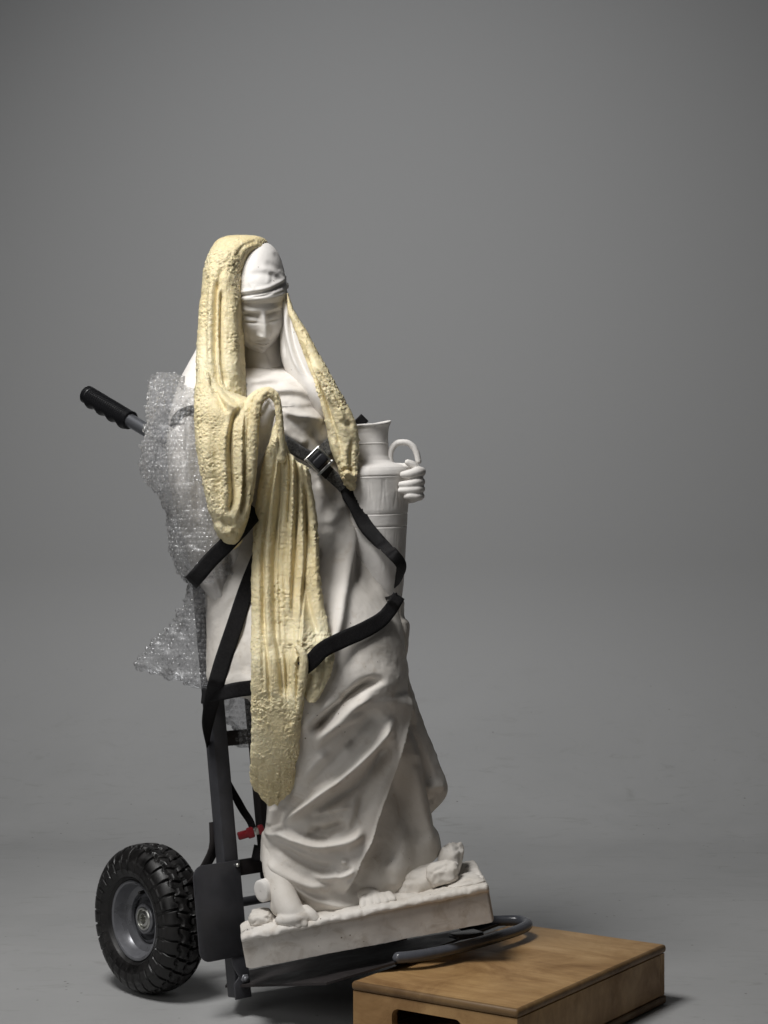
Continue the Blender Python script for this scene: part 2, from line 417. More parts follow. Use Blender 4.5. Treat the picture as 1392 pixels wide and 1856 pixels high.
def painted(name, col, rough, metal=.0, bsc=500, bst=.08):
    m = mat(name, col, rough, metal, .5); c = coords(m); n = noise_n(m, bsc, 2, .5, 0, c); out(m, bump(m, n, 0, bst, .001))
    n2 = noise_n(m, 22, 5, .65, .5, c)
    r = ramp(m, n2, 0, [(.3, tuple(x*.75 for x in col)), (.7, tuple(x*1.2 for x in col))]); lk(m, r, 0, m.node_tree.nodes['Principled BSDF'], 'Base Color')
    r2 = ramp(m, n2, 0, [(.3, (rough*.8,)*3), (.75, (min(1, rough*1.3),)*3)]); lk(m, r2, 0, m.node_tree.nodes['Principled BSDF'], 'Roughness')
    return m
M['frame'] = painted('grey powder coat', (.046, .046, .052), .42)
M['dark'] = painted('dark brown steel', (.018, .014, .014), .62)
M['tube'] = painted('blue grey enamel', (.085, .09, .105), .22, 0, 200, .02)
M['rim'] = painted('silver grey enamel', (.165, .167, .18), .3, .3, 300, .03)
M['zinc'] = mat('zinc plated steel', (.55, .55, .52), .3, 1)
M['alu'] = mat('brushed tube', (.36, .37, .40), .28, .85)
M['grip'] = mat('black rubber grip', (.008, .008, .009), .3, 0, .5)
M['red'] = painted('red plastic', (.20, .008, .014), .4)
M['lid_dark'] = mat('dark cavity', (.01, .008, .006), .9)
def mk_tyre():
    m = mat('tyre rubber', (.011, .0105, .0105), .42, 0, .5); c = coords(m)
    n = noise_n(m, 45, 5, .65, .3, c); r = ramp(m, n, 0, [(.35, (.0038, .0035, .0035)), (.75, (.013, .0115, .011))])
    lk(m, r, 0, m.node_tree.nodes['Principled BSDF'], 'Base Color')
    r2 = ramp(m, n, 0, [(.3, (.3,)*3), (.7, (.62,)*3)]); lk(m, r2, 0, m.node_tree.nodes['Principled BSDF'], 'Roughness')
    out(m, bump(m, noise_n(m, 420, 3, .6, 0, c), 0, .15, .001)); return m
M['tyre'] = mk_tyre()

def mk_wrap(name, a0, dif, gl, ro):
    m = bpy.data.materials.new(name); m.use_nodes = True; nt = m.node_tree; nt.nodes.remove(nt.nodes['Principled BSDF']); o = nt.nodes['Material Output']
    c = coords(m); n = noise_n(m, 130, 4, .7, .4, c); bp = bump(m, n, 0, .35, .003)
    g = nd(m, 'ShaderNodeBsdfGlossy'); g.inputs['Roughness'].default_value = ro; g.inputs['Color'].default_value = (.95, .96, .97, 1); lk(m, bp, 0, g, 'Normal')
    d = nd(m, 'ShaderNodeBsdfTranslucent'); d.inputs['Color'].default_value = (.8, .8, .8, 1)
    d2 = nd(m, 'ShaderNodeBsdfDiffuse'); d2.inputs['Color'].default_value = (.8, .8, .8, 1); lk(m, bp, 0, d2, 'Normal')
    t = nd(m, 'ShaderNodeBsdfTransparent'); t.inputs['Color'].default_value = (.97, .97, .975, 1)
    fr = nd(m, 'ShaderNodeFresnel'); fr.inputs['IOR'].default_value = 1.5; 
    md = nd(m, 'ShaderNodeMixShader'); md.inputs[0].default_value = .6; lk(m, d, 0, md, 1); lk(m, d2, 0, md, 2)
    m1 = nd(m, 'ShaderNodeMixShader'); m1.inputs[0].default_value = dif; lk(m, t, 0, m1, 1); lk(m, md, 0, m1, 2)
    ad = nd(m, 'ShaderNodeMath', operation='MULTIPLY_ADD', i_1=gl, i_2=a0); lk(m, fr, 0, ad, 0)
    m2 = nd(m, 'ShaderNodeMixShader'); lk(m, ad, 0, m2, 0); lk(m, m1, 0, m2, 1); lk(m, g, 0, m2, 2)
    lk(m, m2, 0, o, 0); return m
M['wrap'] = mk_wrap('clear bubble film', .0, .17, .5, .22)
M['bubble'] = mk_wrap('clear bubbles', .035, .17, .9, .10)

def mk_wood(name, dark=1.0):
    m = mat(name, (.42, .25, .1), .5, 0, .4); b = m.node_tree.nodes['Principled BSDF']
    tc = nd(m, 'ShaderNodeTexCoord'); mp = nd(m, 'ShaderNodeMapping'); mp.inputs['Scale'].default_value = (1, 5.5, 3); lk(m, tc, 'Object', mp, 0)
    n1 = noise_n(m, 5, 8, .62, 1.6, (mp, 0))
    r1 = ramp(m, n1, 0, [(.28, (.34*dark, .20*dark, .082*dark)), (.5, (.42*dark, .255*dark, .108*dark)), (.72, (.50*dark, .315*dark, .145*dark))])
    n2 = noise_n(m, 7, 6, .65, .6, (tc, 'Object')); r2 = ramp(m, n2, 0, [(.36, (.50, .43, .36)), (.52, (.9, .88, .86)), (.68, (1.08, 1.1, 1.12))])
    mx = mixc(m, None, .85, r1, 0, r2, 0, 'MULTIPLY')
    n3 = noise_n(m, 95, 4, .7, 0, (mp, 0)); r3 = ramp(m, n3, 0, [(.27, (.35, .3, .25)), (.36, (1, 1, 1))])
    mx2 = mixc(m, None, .55, mx, 2, r3, 0, 'MULTIPLY'); lk(m, mx2, 2, b, 'Base Color')
    rr = ramp(m, n2, 0, [(.3, (.62,)*3), (.7, (.4,)*3)]); lk(m, rr, 0, b, 'Roughness')
    out(m, bump(m, n3, 0, .22, .001)); return m
M['wood'] = mk_wood('varnished plywood')
M['wood_edge'] = mk_wood('worn plywood edge', .5)

def mk_floor():
    m = mat('painted studio floor', (.4, .4, .39), .6, 0, .3); b = m.node_tree.nodes['Principled BSDF']; c = coords(m)
    n1 = noise_n(m, 2.3, 6, .62, .5, c); r1 = ramp(m, n1, 0, [(.3, (.365, .366, .364)), (.7, (.42, .42, .418))])
    mp = nd(m, 'ShaderNodeMapping'); mp.inputs['Scale'].default_value = (1, 3.5, 1); mp.inputs['Rotation'].default_value = (0, 0, .2); lk(m, c[0], c[1], mp, 0)
    n2 = noise_n(m, 7, 10, .75, 1.2, (mp, 0)); r2 = ramp(m, n2, 0, [(.30, (.82, .815, .80)), (.45, (1, 1, 1)), (.66, (1, 1, 1)), (.8, (1.07, 1.07, 1.07))])
    mx = mixc(m, None, 1, r1, 0, r2, 0, 'MULTIPLY')
    v = nd(m, 'ShaderNodeTexVoronoi'); v.inputs['Scale'].default_value = 24; lk(m, c[0], c[1], v, 'Vector')
    r3 = ramp(m, v, 'Distance', [(.035, (.3, .28, .26)), (.08, (1, 1, 1))])
    vn = noise_n(m, 5, 2, .5, 0, c); rv = ramp(m, vn, 0, [(.5, (0, 0, 0)), (.56, (.8, .8, .8))])
    mx2 = mixc(m, rv, 0, mx, 2, r3, 0, 'MULTIPLY'); 
    # scuffs and paint speckle belong to the floor, not to the wall above it
    s = nd(m, 'ShaderNodeSeparateXYZ'); lk(m, c[0], c[1], s, 0)
    z = nd(m, 'ShaderNodeMapRange', i_1=.02, i_2=.5, i_3=0., i_4=1.); lk(m, s, 2, z, 0)
    k = nd(m, 'ShaderNodeRGB'); k.outputs[0].default_value = (.40, .40, .40, 1)
    mx3 = mixc(m, z, 0, mx2, 2, k, 0); lk(m, mx3, 2, b, 'Base Color')
    n5 = noise_n(m, 60, 5, .6, 0, c); out(m, bump(m, n5, 0, .12, .002)); return m
M['floor'] = mk_floor()

# ------------------------------------------------------------------ setting: floor sheet, curved backdrop
def sheet(name, prof, x0, x1, nx):
    prof = np.asarray(prof, float); xs = np.linspace(x0, x1, nx)
    V = np.stack([np.broadcast_to(xs, (len(prof), nx)), np.repeat(prof[:, :1], nx, 1), np.repeat(prof[:, 1:], nx, 1)], -1)
    return link(name, npmesh(name, V, gridfaces(len(prof), nx, False)), M['floor'])
Y0, RC = 4.75, .7
tag(sheet('floor', [(y, 0) for y in np.linspace(-1.5, Y0, 30)], -6, 6, 30), kind='structure')
pr = [(Y0 + RC*math.sin(a), RC - RC*math.cos(a)) for a in np.linspace(0, math.pi/2, 48)] + [(Y0+RC, z) for z in (2, 3, 4, 5.5)]
tag(sheet('backdrop_wall', pr, -6, 6, 30), kind='structure')

# ------------------------------------------------------------------ apple box
bx_F, bx_a = np.array([.20, 2.80]), .593
eS = np.array([-math.cos(bx_a), math.sin(bx_a), 0]); eL = np.array([math.sin(bx_a), math.cos(bx_a), 0])
BW, BL, BH = .305, .512, .102
bc = np.array([*bx_F, 0]) + eS*BW/2 + eL*BL/2
box = empty('wooden_box', Vector(bc), 'low worn plywood box with hand slot, propping up the front of the hand truck', 'wooden box')
def boxpart(name, x0, x1, y0, y1, z0, z1, m, bev=.003, parent=None):
    """local x along the short side, y along the long side"""
    bm = bmesh.new(); bmesh.ops.create_cube(bm, size=1)
    bm.transform(Matrix.Translation(((x0+x1)/2, (y0+y1)/2, (z0+z1)/2)) @ Matrix.Diagonal((x1-x0, y1-y0, z1-z0, 1)))
    bmesh.ops.bevel(bm, geom=list(bm.edges), offset=bev, segments=3, affect='EDGES', profile=.5)
    me = bpy.data.meshes.new(name); bm.to_mesh(me); bm.free(); shade(me); me.materials.append(m); me.materials.append(M['wood_edge'])
    if 'top' in name or 'bottom' in name:
        for p in me.polygons: p.material_index = int(abs(p.normal.z) < .97)
    o = bpy.data.objects.new(name, me); COL.objects.link(o); o.parent = box; return o
box.rotation_euler = (0, 0, math.atan2(-eS[1], -eS[0]))
hx, hy = BW/2, BL/2; T = .014
boxpart('top_panel', -hx, hx, -hy, hy, BH-T, BH, M['wood'], .0055)
boxpart('bottom_panel', -hx, hx, -hy, hy, .001, .001+T, M['wood'], .004)
boxpart('side_panel', -hx+.003, -hx+.018, -hy+.018, hy-.018, T+.002, BH-T-.001, M['wood'], .001)
boxpart('side_panel', hx-.018, hx-.003, -hy+.018, hy-.018, T+.002, BH-T-.001, M['wood'], .001)
def endpanel(sgn):
    bm = bmesh.new(); sw, shh = .128, .034; zc = .053
    outer = [(-hx+.003, T+.002), (hx-.003, T+.002), (hx-.003, BH-T-.001), (-hx+.003, BH-T-.001)]
    inner = roundrect(sw, shh, .012, 6, -.012, zc)
    y = sgn*(hy-.003); th = .015
    def ring(pts, yy): return [bm.verts.new((a, yy, b)) for a, b in pts]
    o0, i0, o1, i1 = ring(outer, y), ring(inner, y), ring(outer, y-sgn*th), ring(inner, y-sgn*th)
    def fillface(o, i):
        es = [bm.edges.get((o[k], o[(k+1) % len(o)])) or bm.edges.new((o[k], o[(k+1) % len(o)])) for k in range(len(o))]
        es += [bm.edges.new((i[k], i[(k+1) % len(i)])) for k in range(len(i))]
        bmesh.ops.triangle_fill(bm, use_beauty=True, edges=es)
    fillface(o0, i0); fillface(o1, i1)
    for a, b in ((o0, o1), (i0, i1)):
        for k in range(len(a)): bm.faces.new((a[k], a[(k+1) % len(a)], b[(k+1) % len(a)], b[k]))
    bmesh.ops.recalc_face_normals(bm, faces=bm.faces)
    me = bpy.data.meshes.new('end_panel'); bm.to_mesh(me); bm.free(); me.materials.append(M['wood'])
    o = bpy.data.objects.new('end_panel', me); COL.objects.link(o); o.parent = box
for sg in (-1, 1): endpanel(sg)

# ------------------------------------------------------------------ hand truck
n_ = np.array([.75, .661, 0]); f0 = np.array([.661, -.75, 0]); zz = np.array([0, 0, 1.])
tr = R(8.5); u_ = math.cos(tr)*zz - math.sin(tr)*f0
tp = R(10); ft = math.cos(tp)*f0 + math.sin(tp)*zz; un = math.cos(tp)*zz - math.sin(tp)*f0
O = np.array([-.249, 3.16, .085])
truck = empty('hand_truck', Vector((-.25, 3.2, 0)), 'grey steel hand truck tipped back under the statue, chunky black tyre', 'hand truck')
def T_(s, l, b=0): return O + n_*s + u_*l + f0*b
for s in (0, .36):
    bar('rail', T_(s, -.055), T_(s, .80), .030, .026, M['frame'], truck, n_)
for s in (.0875, .272):
    bar('inner_post', T_(s, .13, -.004), T_(s, .80, -.004), .024, .02, M['dark'], truck, n_)
for l, hgt in ((.155, .027), (.375, .026), (.66, .026), (.785, .026)):
    bar('crossbar', T_(.015, l, -.006), T_(.345, l, -.006), hgt, .012, M['dark'], truck, u_)
# wheels
WC = np.array([-.412, 3.30, .131]); ax = -n_
def tyre_mesh():
    Ro, Wd, Ri = .131, .043, .0665
    na, nc = 864, 110
    th = np.linspace(0, 2*np.pi, na, endpoint=False)[:, None]; v = np.linspace(-1, 1, nc)[None, :]
    # cross section: sidewall to crown to sidewall
    ang = v*2.35
    cx = np.sign(np.sin(ang))*np.abs(np.sin(ang))**.8*Wd
    rr = (Ro+Ri)/2-.002 + np.sign(np.cos(ang))*np.abs(np.cos(ang))**.72*(Ro-Ri)/2*1.04
    lat = cx/Wd+0*th; N = 29; q = th*N/(2*np.pi)
    tri = lambda t: np.abs((t % 1)-.5)*4-1
    g = np.zeros((na, nc))
    def groove(d, w): return sstep(w, w*.45, np.abs(d))
    crown = sstep(.02, .25, np.cos(ang))
    z = .055*np.clip(tri(q+.2)*2.2, -1, 1)
    for c0 in (-.52, 0.0, .52): g = np.maximum(g, groove(lat-c0-z*(1 if c0 else -1), .085))
    col = np.digitize(lat-z, [-.52, 0, .52]); sl = np.array([.0, .55, -.55, .0])[col]; of = np.array([.1, .55, .3, .85])[col]
    f = (q + of + sl*lat) % 1; f = np.minimum(f, 1-f)
    g = np.maximum(g, groove(f, .10))
    rr2 = rr - crown*g*.0062
    side = sstep(-.42, -.25, np.cos(ang))*sstep(.25, .02, np.cos(ang))       # lugs run over the shoulder
    f2 = (q + np.where(lat < 0, .1, .85)) % 1; f2 = np.minimum(f2, 1-f2)
    lugs = sstep(.12, .2, f2)
    rr2 = rr2 + side*lugs*.0030
    cx = cx + np.sign(cx)*side*lugs*.0022
    ringline = .0012*sstep(.06, .02, np.abs(np.abs(ang)-1.75)) + .0015*sstep(.05, .02, np.abs(np.abs(ang)-2.15))
    cx2 = (cx + np.sign(cx)*ringline)+0*th
    V = np.stack([rr2*np.cos(th), rr2*np.sin(th), cx2], -1)
    return V, gridfaces(na, nc, False), na, nc
def wheel(center, sgn):
    V, F, na, nc = tyre_mesh()
    a = np.arange(nc-1); F = np.concatenate([F, np.stack([(na-1)*nc+a, (na-1)*nc+a+1, a+1, a], -1)])
    fr = basis(ax*sgn, zz); wl = empty('wheel', Vector(center)); wl.parent = truck; wl.location = Vector(center)-truck.location
    def put(name, VF, m, par=wl, ang=35):
        Vv = VF[0].reshape(-1, 3) @ fr.T; me = npmesh(name, Vv, VF[1]); shade(me, ang); o = link(name, me, m); o.parent = par; return o
    put('tyre', (V, F[:, ::-1]), M['tyre'], ang=50)
    prof = [(.0675, .030), (.0695, .0315), (.0695, .034), (.067, .0345), (.0645, .033), (.0625, .027), (.060, .017), (.057, .012), (.050, .0105), (.046, .008), (.043, -.004), (.038, -.008), (.033, -.0085), (.030, -.006), (.029, .004), (.027, .0065), (.020, .007), (.0195, .007)]
    put('rim', lathe(prof, 96), M['rim'])
    hp = [(.0205, .005), (.0205, .014), (.019, .0155), (.0165, .0155), (.016, .0145), (.016, .010), (.0135, .0095), (.0135, .0135), (.012, .0145), (.0085, .0145), (.0082, .013), (.0075, .004), (.0005, .004)]
    put('hub', lathe(hp, 48), M['zinc'])
    put('bearing_cap', lathe([(.0265, .003), (.0262, .012), (.0245, .0135), (.021, .0135), (.0208, .009)], 48), M['rim'])
    # wheel nut recess and valve
    v0, f_ = tube_data([np.array([.052, -.012, .012]), np.array([.050, -.0125, .030])], .003, 10, 6); put('valve', (v0, f_), M['tyre'])
    # inner half of the rim
    put('rim', lathe([(p[0], -p[1]-.001) for p in prof[:12]], 72), M['rim'])
    return wl
wheel(WC, 1); wheel(WC + n_*.44, -1)
tube('axle', [WC + n_*.03, WC + n_*.41], .0085, M['frame'], truck, 16, 4)
# guard plate in front of the tyre and its brackets
def plate(name, pts, th, origin, ax0, ax1, m, bev=.0012):
    fr = np.stack([ax0, ax1, np.cross(ax0, ax1)], 1); me = slab(pts, th, fr, origin, bev); o = link(name, me, m, truck); shade(me, 30); return o
gp = []
w, h, r = .098, .158, .02
gp = [(w/2, -h/2)] + [(w/2, h/2)] + [(-w/2+r+r*math.cos(R(a)), h/2-r+r*math.sin(R(a))) for a in range(90, 181, 15)] + [(-w/2+r+r*math.cos(R(a)), -h/2+r+r*math.sin(R(a))) for a in range(180, 271, 15)]
gp = gp[::-1]
plate('guard_plate', gp, .003, T_(-.038, .095, .02), n_, u_, M['frame'])
for s, l in ((.004, .166), (.006, .022)):
    V, F = ellipsoid(T_(s, l, .023), .004, .004, .004, None, 8); link('rivet', npmesh('rivet', V, F), M['zinc'], truck)
for s in (-.002, .362):
    p = [T_(s-.006, .235, -.018), T_(s-.006, .2, -.022), T_(s-.008, .165, -.045), T_(s-.01, .12, -.10), WC + n_*(s+.03) + zz*.012]
    c = curve(p, 24); Vv = []
    for q in c: Vv.append([q + n_*.010 + u_*.0, q - n_*.010, q - n_*.010 + f0*.006, q + n_*.010 + f0*.006])
    link('wheel_brace', npmesh('wheel_brace', np.array(Vv), gridfaces(24, 4), False), M['dark'], truck)
    V, F = ellipsoid(T_(s-.008, .228, -.008), .005, .005, .005, None, 8); link('bolt', npmesh('bolt', V, F), M['zinc'], truck)
# lower bracket and bolt at the rail foot
bp = [(-.022, .050), (-.016, .02), (-.006, .0), (-.017, -.010), (-.017, -.036), (.016, -.036), (.014, .050)][::-1]
for s in (.002, .36):
    plate('foot_bracket', bp, .004, T_(s-.006, -.018, .018), n_, u_, M['frame'], .001)
    V, F = lathe([(.0, .008), (.006, .008), (.0065, .006), (.0065, .003), (.010, .003), (.0105, .0)], 6)
    link('bolt', npmesh('bolt', (V*.8 @ basis(f0, n_).T) + T_(s-.002, -.022, .021), F, False), M['rim'], truck)
# toe plate, nose hoop, support tabs
def TP(s, d, z=0): return O + n_*s + ft*d + un*z
tpc = [P(408, 1786, 3.16), P(592, 1781, 3.0), P(716, 1744, 3.03), P(905, 1674, 3.30), P(640, 1720, 3.40), P(425, 1764, 3.27)]
tv = np.array(tpc); dn = np.array([0, 0, -.004]); tme = bpy.data.meshes.new('toe_plate')
tme.from_pydata([tuple(v) for v in np.r_[tv, tv+dn]], [], [tuple(range(6)), tuple(range(11, 5, -1))] + [(k, k+6, (k+1) % 6+6, (k+1) % 6) for k in range(6)]); tme.update()
link('toe_plate', tme, M['dark'], truck)
hoop = [P(722, 1736, 3.04), P(750, 1733.5, 3.045), P(790, 1727, 3.066), P(850, 1713, 3.118), P(915, 1694, 3.196), P(946, 1683, 3.243), P(956, 1675, 3.277), P(940, 1668.5, 3.306), P(900, 1669, 3.31), P(840, 1678, 3.28)]
tube('nose_hoop', hoop, .0094, M['tube'], truck, 18, 110)
ta, tb = P(822, 1698, 3.17), P(868, 1690, 3.2)
bar('hoop_tab', ta, tb, .03, .008, M['tube'], truck, f0, .002)
# handles: tube bent back from the rail tops, ribbed grips
for s in (0, .36):
    top = T_(s, .80); back = -f0*.86 + zz*.50; back /= np.linalg.norm(back)
    e0 = T_(s, .86) - f0*.02 
    pend = P(155, 713, 3.53) + n_*s if s else P(155, 713, 3.53)
    pg = P(236, 762, 3.45) + n_*s if s else P(236, 762, 3.45)
    dr = (pend-pg)/np.linalg.norm(pend-pg)
    tube('handle_tube', [T_(s, .70), T_(s, .79), pg - dr*.12, pg - dr*.04, pg + dr*.05], .0125, M['alu'], truck, 20, 60)
    L = np.linalg.norm(pend-pg); tt = np.linspace(0, 1, 300); fr = basis(dr, zz)
    a = np.linspace(0, 2*np.pi, 48, endpoint=False)
    rad = np.full((300, 48), .0172)
    rib = ((tt*L/.0056) % 1 < .5) * sstep(.06, .1, tt) * sstep(.93, .86, tt)
    rad -= (.0008*rib)[:, None]*sstep(-.35, -.05, np.cos(a))[None]
    rad += (.0042*(.5-.5*np.cos(tt*2*np.pi*4.2+.6)))[:, None]*sstep(-.3, -.95, np.cos(a))[None]*sstep(0, .06, tt)[:, None]
    endf = np.sqrt(np.clip(1-np.clip((tt-.955)/.045, 0, 1)**2, 0.02, 1)); rad *= endf[:, None]
    rad[:3] *= np.array([.75, 1.04, 1.04])[:, None]
    Vg = pg + (tt*L)[:, None, None]*dr + rad[..., None]*(np.cos(a)[None, :, None]*fr[:, 0] + np.sin(a)[None, :, None]*fr[:, 1])
    me = npmesh('grip', Vg, gridfaces(300, 48)[:, ::-1]); shade(me, 60); link('grip', me, M['grip'], truck)

# ------------------------------------------------------------------ statue
statue = empty('statue', Vector((-.02, 3.17, .14)), 'white plaster statue of a veiled woman holding a jug, strapped to the hand truck', 'statue')
Ds = lambda py: 3.17 + (1650-py)*.0001
# plinth: tilted, uneven block
C0 = np.array([-.2233, 3.05, .101]); C1 = np.array([.182, 3.08, .1725]); e1 = (C1-C0); PL = np.linalg.norm(e1); e1 /= PL
ed = np.array([0, .985, .06]); ed -= e1*(ed@e1); ed /= np.linalg.norm(ed); eu = np.cross(e1, ed)
def plinth():
    nx, nz, nyy = 200, 40, 60
    H = .056
    # front skin then top skin, one strip: profile param w over (front bottom -> front top -> lip -> top back)
    prof = [(0, .0), (0, .006), (0, .02), (0, .036), (.001, .0435), (-.001, .0465), (-.006, .049), (-.0075, .0535), (-.003, .0585), (.008, .060), (.02, .0585), (.05, .058), (.1, .058), (.17, .058), (.17, .03), (.17, .0), (0.002, 0)]
    seg = curve([(a, b, 0) for a, b in prof], 150)[:, :2]
    xs = np.linspace(0, 1, nx); V = np.zeros((len(seg), nx, 3))
    left = np.array([0.0])
    for j, (d, h_) in enumerate(seg):
        dd = d * (.35 + .65*sstep(0, .5, xs)) if d > .02 else np.full(nx, d)
        hh = h_*(1.0+.10*xs)
        x = xs*PL
        V[j] = C0 + x[:, None]*e1 + dd[:, None]*ed + hh[:, None]*eu
    # round the side ends
    k = sstep(0, .022, xs)*sstep(0, .012, 1-xs)
    c = V.mean(0, keepdims=True)
    nz1 = fbm(V, .035, 4, 3); nz2 = fbm(V, .012, 3, 5)
    dist_front = seg[:, 0]; lip = np.exp(-((seg[:, 1]-.054)/.006)**2)*(seg[:, 0] < .014)
    amp = .0012 + .0052*lip; amp = amp + .006*(seg[:, 0] > .016)*(seg[:, 1] > .05)
    off = nz1*amp[:, None] + nz2*(.0006+.0024*lip)[:, None]
    V += off[..., None]*(eu*.8-ed*.5)
    V = c + (V-c)*(.90+.10*np.sqrt(k))[None, :, None]
    F = gridfaces(len(seg), nx, False); VV = [V.reshape(-1, 3)]; base = len(seg)*nx; FF = [F[:, ::-1]]
    for i in (0, nx-1):
        ring = V[:, i]; prev = np.arange(len(seg))*nx+i
        cen = ring.mean(0)
        for q in (.6, .05):
            VV.append(cen+(ring-cen)*q); cur = base+np.arange(len(seg)); base += len(seg)
            f = np.stack([prev[:-1], prev[1:], cur[1:], cur[:-1]], -1); FF.append(f if i else f[:, ::-1]); prev = cur
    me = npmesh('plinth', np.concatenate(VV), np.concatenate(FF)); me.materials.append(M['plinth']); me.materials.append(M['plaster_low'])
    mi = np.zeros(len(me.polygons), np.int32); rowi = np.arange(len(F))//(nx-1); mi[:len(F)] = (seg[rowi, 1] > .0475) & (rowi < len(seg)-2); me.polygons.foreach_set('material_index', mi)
    return link('plinth', me, None, statue)
pl = plinth(); remember(pl)

# --- gown
RF = Field(330, 640, 830, 1680)
st = RF.stroke
# neckline and chest
st([(438, 680), (452, 687), (466, 689), (486, 684), (506, 680), (531, 685), (556, 698), (575, 715)], 9, 4, 9, taper=.1)
st([(446, 697), (470, 700), (495, 697), (520, 700)], -5, 6); st([(470, 708), (505, 718), (531, 720), (569, 733), (590, 745)], -6, 7, 11)
st([(455, 704), (490, 708), (530, 706), (565, 716)], 6, 7); st([(500, 727), (539, 741), (571, 741), (590, 752)], -5, 7, 10)
st([(505, 736), (530, 752), (560, 757), (590, 764)], 6, 6); st([(512, 752), (539, 773), (556, 786), (575, 800)], -3.5, 8)
st([(505, 772), (530, 795), (560, 808)], 6, 8); st([(560, 770), (573, 800), (590, 815)], -5, 6)
st([(470, 650), (480, 668), (500, 672)], -5, 8)
RF.bump(545, 750, 46, 48, 11); RF.bump(470, 765, 50, 50, 9)
RF.bump(590, 985, 42, 75, 14); 
# waist creases under the strap
st([(575, 870), (590, 900), (612, 930)], 6, 8); st([(600, 890), (590, 930), (585, 970)], -5, 10); st([(620, 905), (600, 940), (575, 950)], 5, 9)
# long ridge from the hip
st([(641, 930), (634, 975), (628, 1020), (620, 1071), (611, 1132), (599, 1170), (585, 1230)], 17, 11, 17, taper=.2)
st([(645, 950), (645, 985), (647, 1030), (652, 1070)], -9, 6, 7); st([(650, 960), (658, 1010), (674, 1050), (700, 1090)], 7, 8)
st([(600, 960), (606, 1010), (603, 1059), (592, 1144), (580, 1200)], -9, 11, 14)
st([(573, 990), (580, 1060), (585, 1100)], 5, 10)
# thigh and knee
RF.bump(672, 1180, 62, 90, 26, 12); RF.bump(688, 1238, 36, 34, 14)
st([(686, 1229), (672, 1232), (655, 1242), (637, 1260), (607, 1286), (585, 1310), (560, 1330)], -19, 6, 10, taper=.18)
st([(672, 1250), (650, 1272), (622, 1298), (595, 1322), (560, 1350)], 9, 9, 8)
st([(640, 1262), (600, 1280), (570, 1300), (545, 1330)], 6, 8)
st([(662, 1290), (640, 1302), (612, 1318), (588, 1338), (566, 1362)], 8, 6, 9); st([(690, 1290), (672, 1305), (650, 1335), (628, 1362)], -12, 12, 14)
st([(702, 1290), (697, 1315), (685, 1340), (655, 1376), (619, 1410), (577, 1443), (541, 1470), (508, 1497)], 17, 9, 6, taper=.16)
st([(712, 1330), (697, 1368), (668, 1405), (632, 1438), (590, 1467), (552, 1490)], -13, 10, 12, taper=.2)
st([(600, 1360), (570, 1390), (545, 1425)], 6, 12); st([(655, 1330), (615, 1368), (575, 1405), (545, 1440)], -7, 10)
st([(625, 1415), (590, 1425), (562, 1452)], 5, 7)
# overlapping front edge of the gown
st([(733, 1250), (727, 1320), (717, 1385), (704, 1430), (688, 1476), (676, 1521), (658, 1557), (643, 1593), (624, 1622)], -26, 26, 30, kind='step', taper=.07)
st([(733, 1260), (728, 1320), (717, 1385), (704, 1430), (688, 1476), (676, 1521), (658, 1557), (643, 1593), (624, 1622)], 3, 8, 5, taper=.1)
st([(705, 1340), (690, 1390), (660, 1445), (640, 1490)], -9, 12, 14)
st([(640, 1460), (619, 1464), (589, 1472), (560, 1480)], 8, 4, 9); st([(650, 1440), (638, 1475), (622, 1500), (590, 1518)], 6, 9)
st([(632, 1490), (612, 1500), (583, 1508), (556, 1505)], -15, 9, 9); st([(660, 1490), (645, 1520), (620, 1545)], 4, 9)
# roll of cloth at the shin
st([(478, 1516), (487, 1511), (504, 1508), (535, 1520), (577, 1532), (613, 1528), (640, 1516), (660, 1500)], 15, 8, 10, taper=.12)
st([(600, 1519), (578, 1520), (550, 1510)], -8, 5, 5)
st([(487, 1529), (520, 1546), (550, 1563), (589, 1575), (620, 1572)], -10, 9); st([(500, 1522), (530, 1538), (562, 1552)], 4, 6)
st([(478, 1540), (497, 1568), (528, 1590), (570, 1606), (610, 1608)], 10, 9); st([(560, 1585), (590, 1590), (625, 1583), (650, 1565)], 7, 7)
st([(608, 1584), (625, 1578), (640, 1568)], -6, 4); st([(616, 1562), (630, 1560)], 5, 5)
st([(478, 1547), (500, 1580), (541, 1612), (577, 1632), (620, 1642), (680, 1634)], 6, 6, 8); st([(590, 1615), (640, 1622), (690, 1612)], -5, 9)
# back skirt on the right
st([(722, 1400), (742, 1470), (755, 1540), (750, 1590)], -10, 18); st([(745, 1350), (757, 1420), (772, 1490), (788, 1545)], 8, 9)
st([(735, 1360), (730, 1450), (715, 1530), (690, 1600)], -12, 16, 26)
st([(705, 1560), (720, 1590), (715, 1615)], 5, 14); st([(735, 1290), (745, 1340), (757, 1390)], 7, 7)
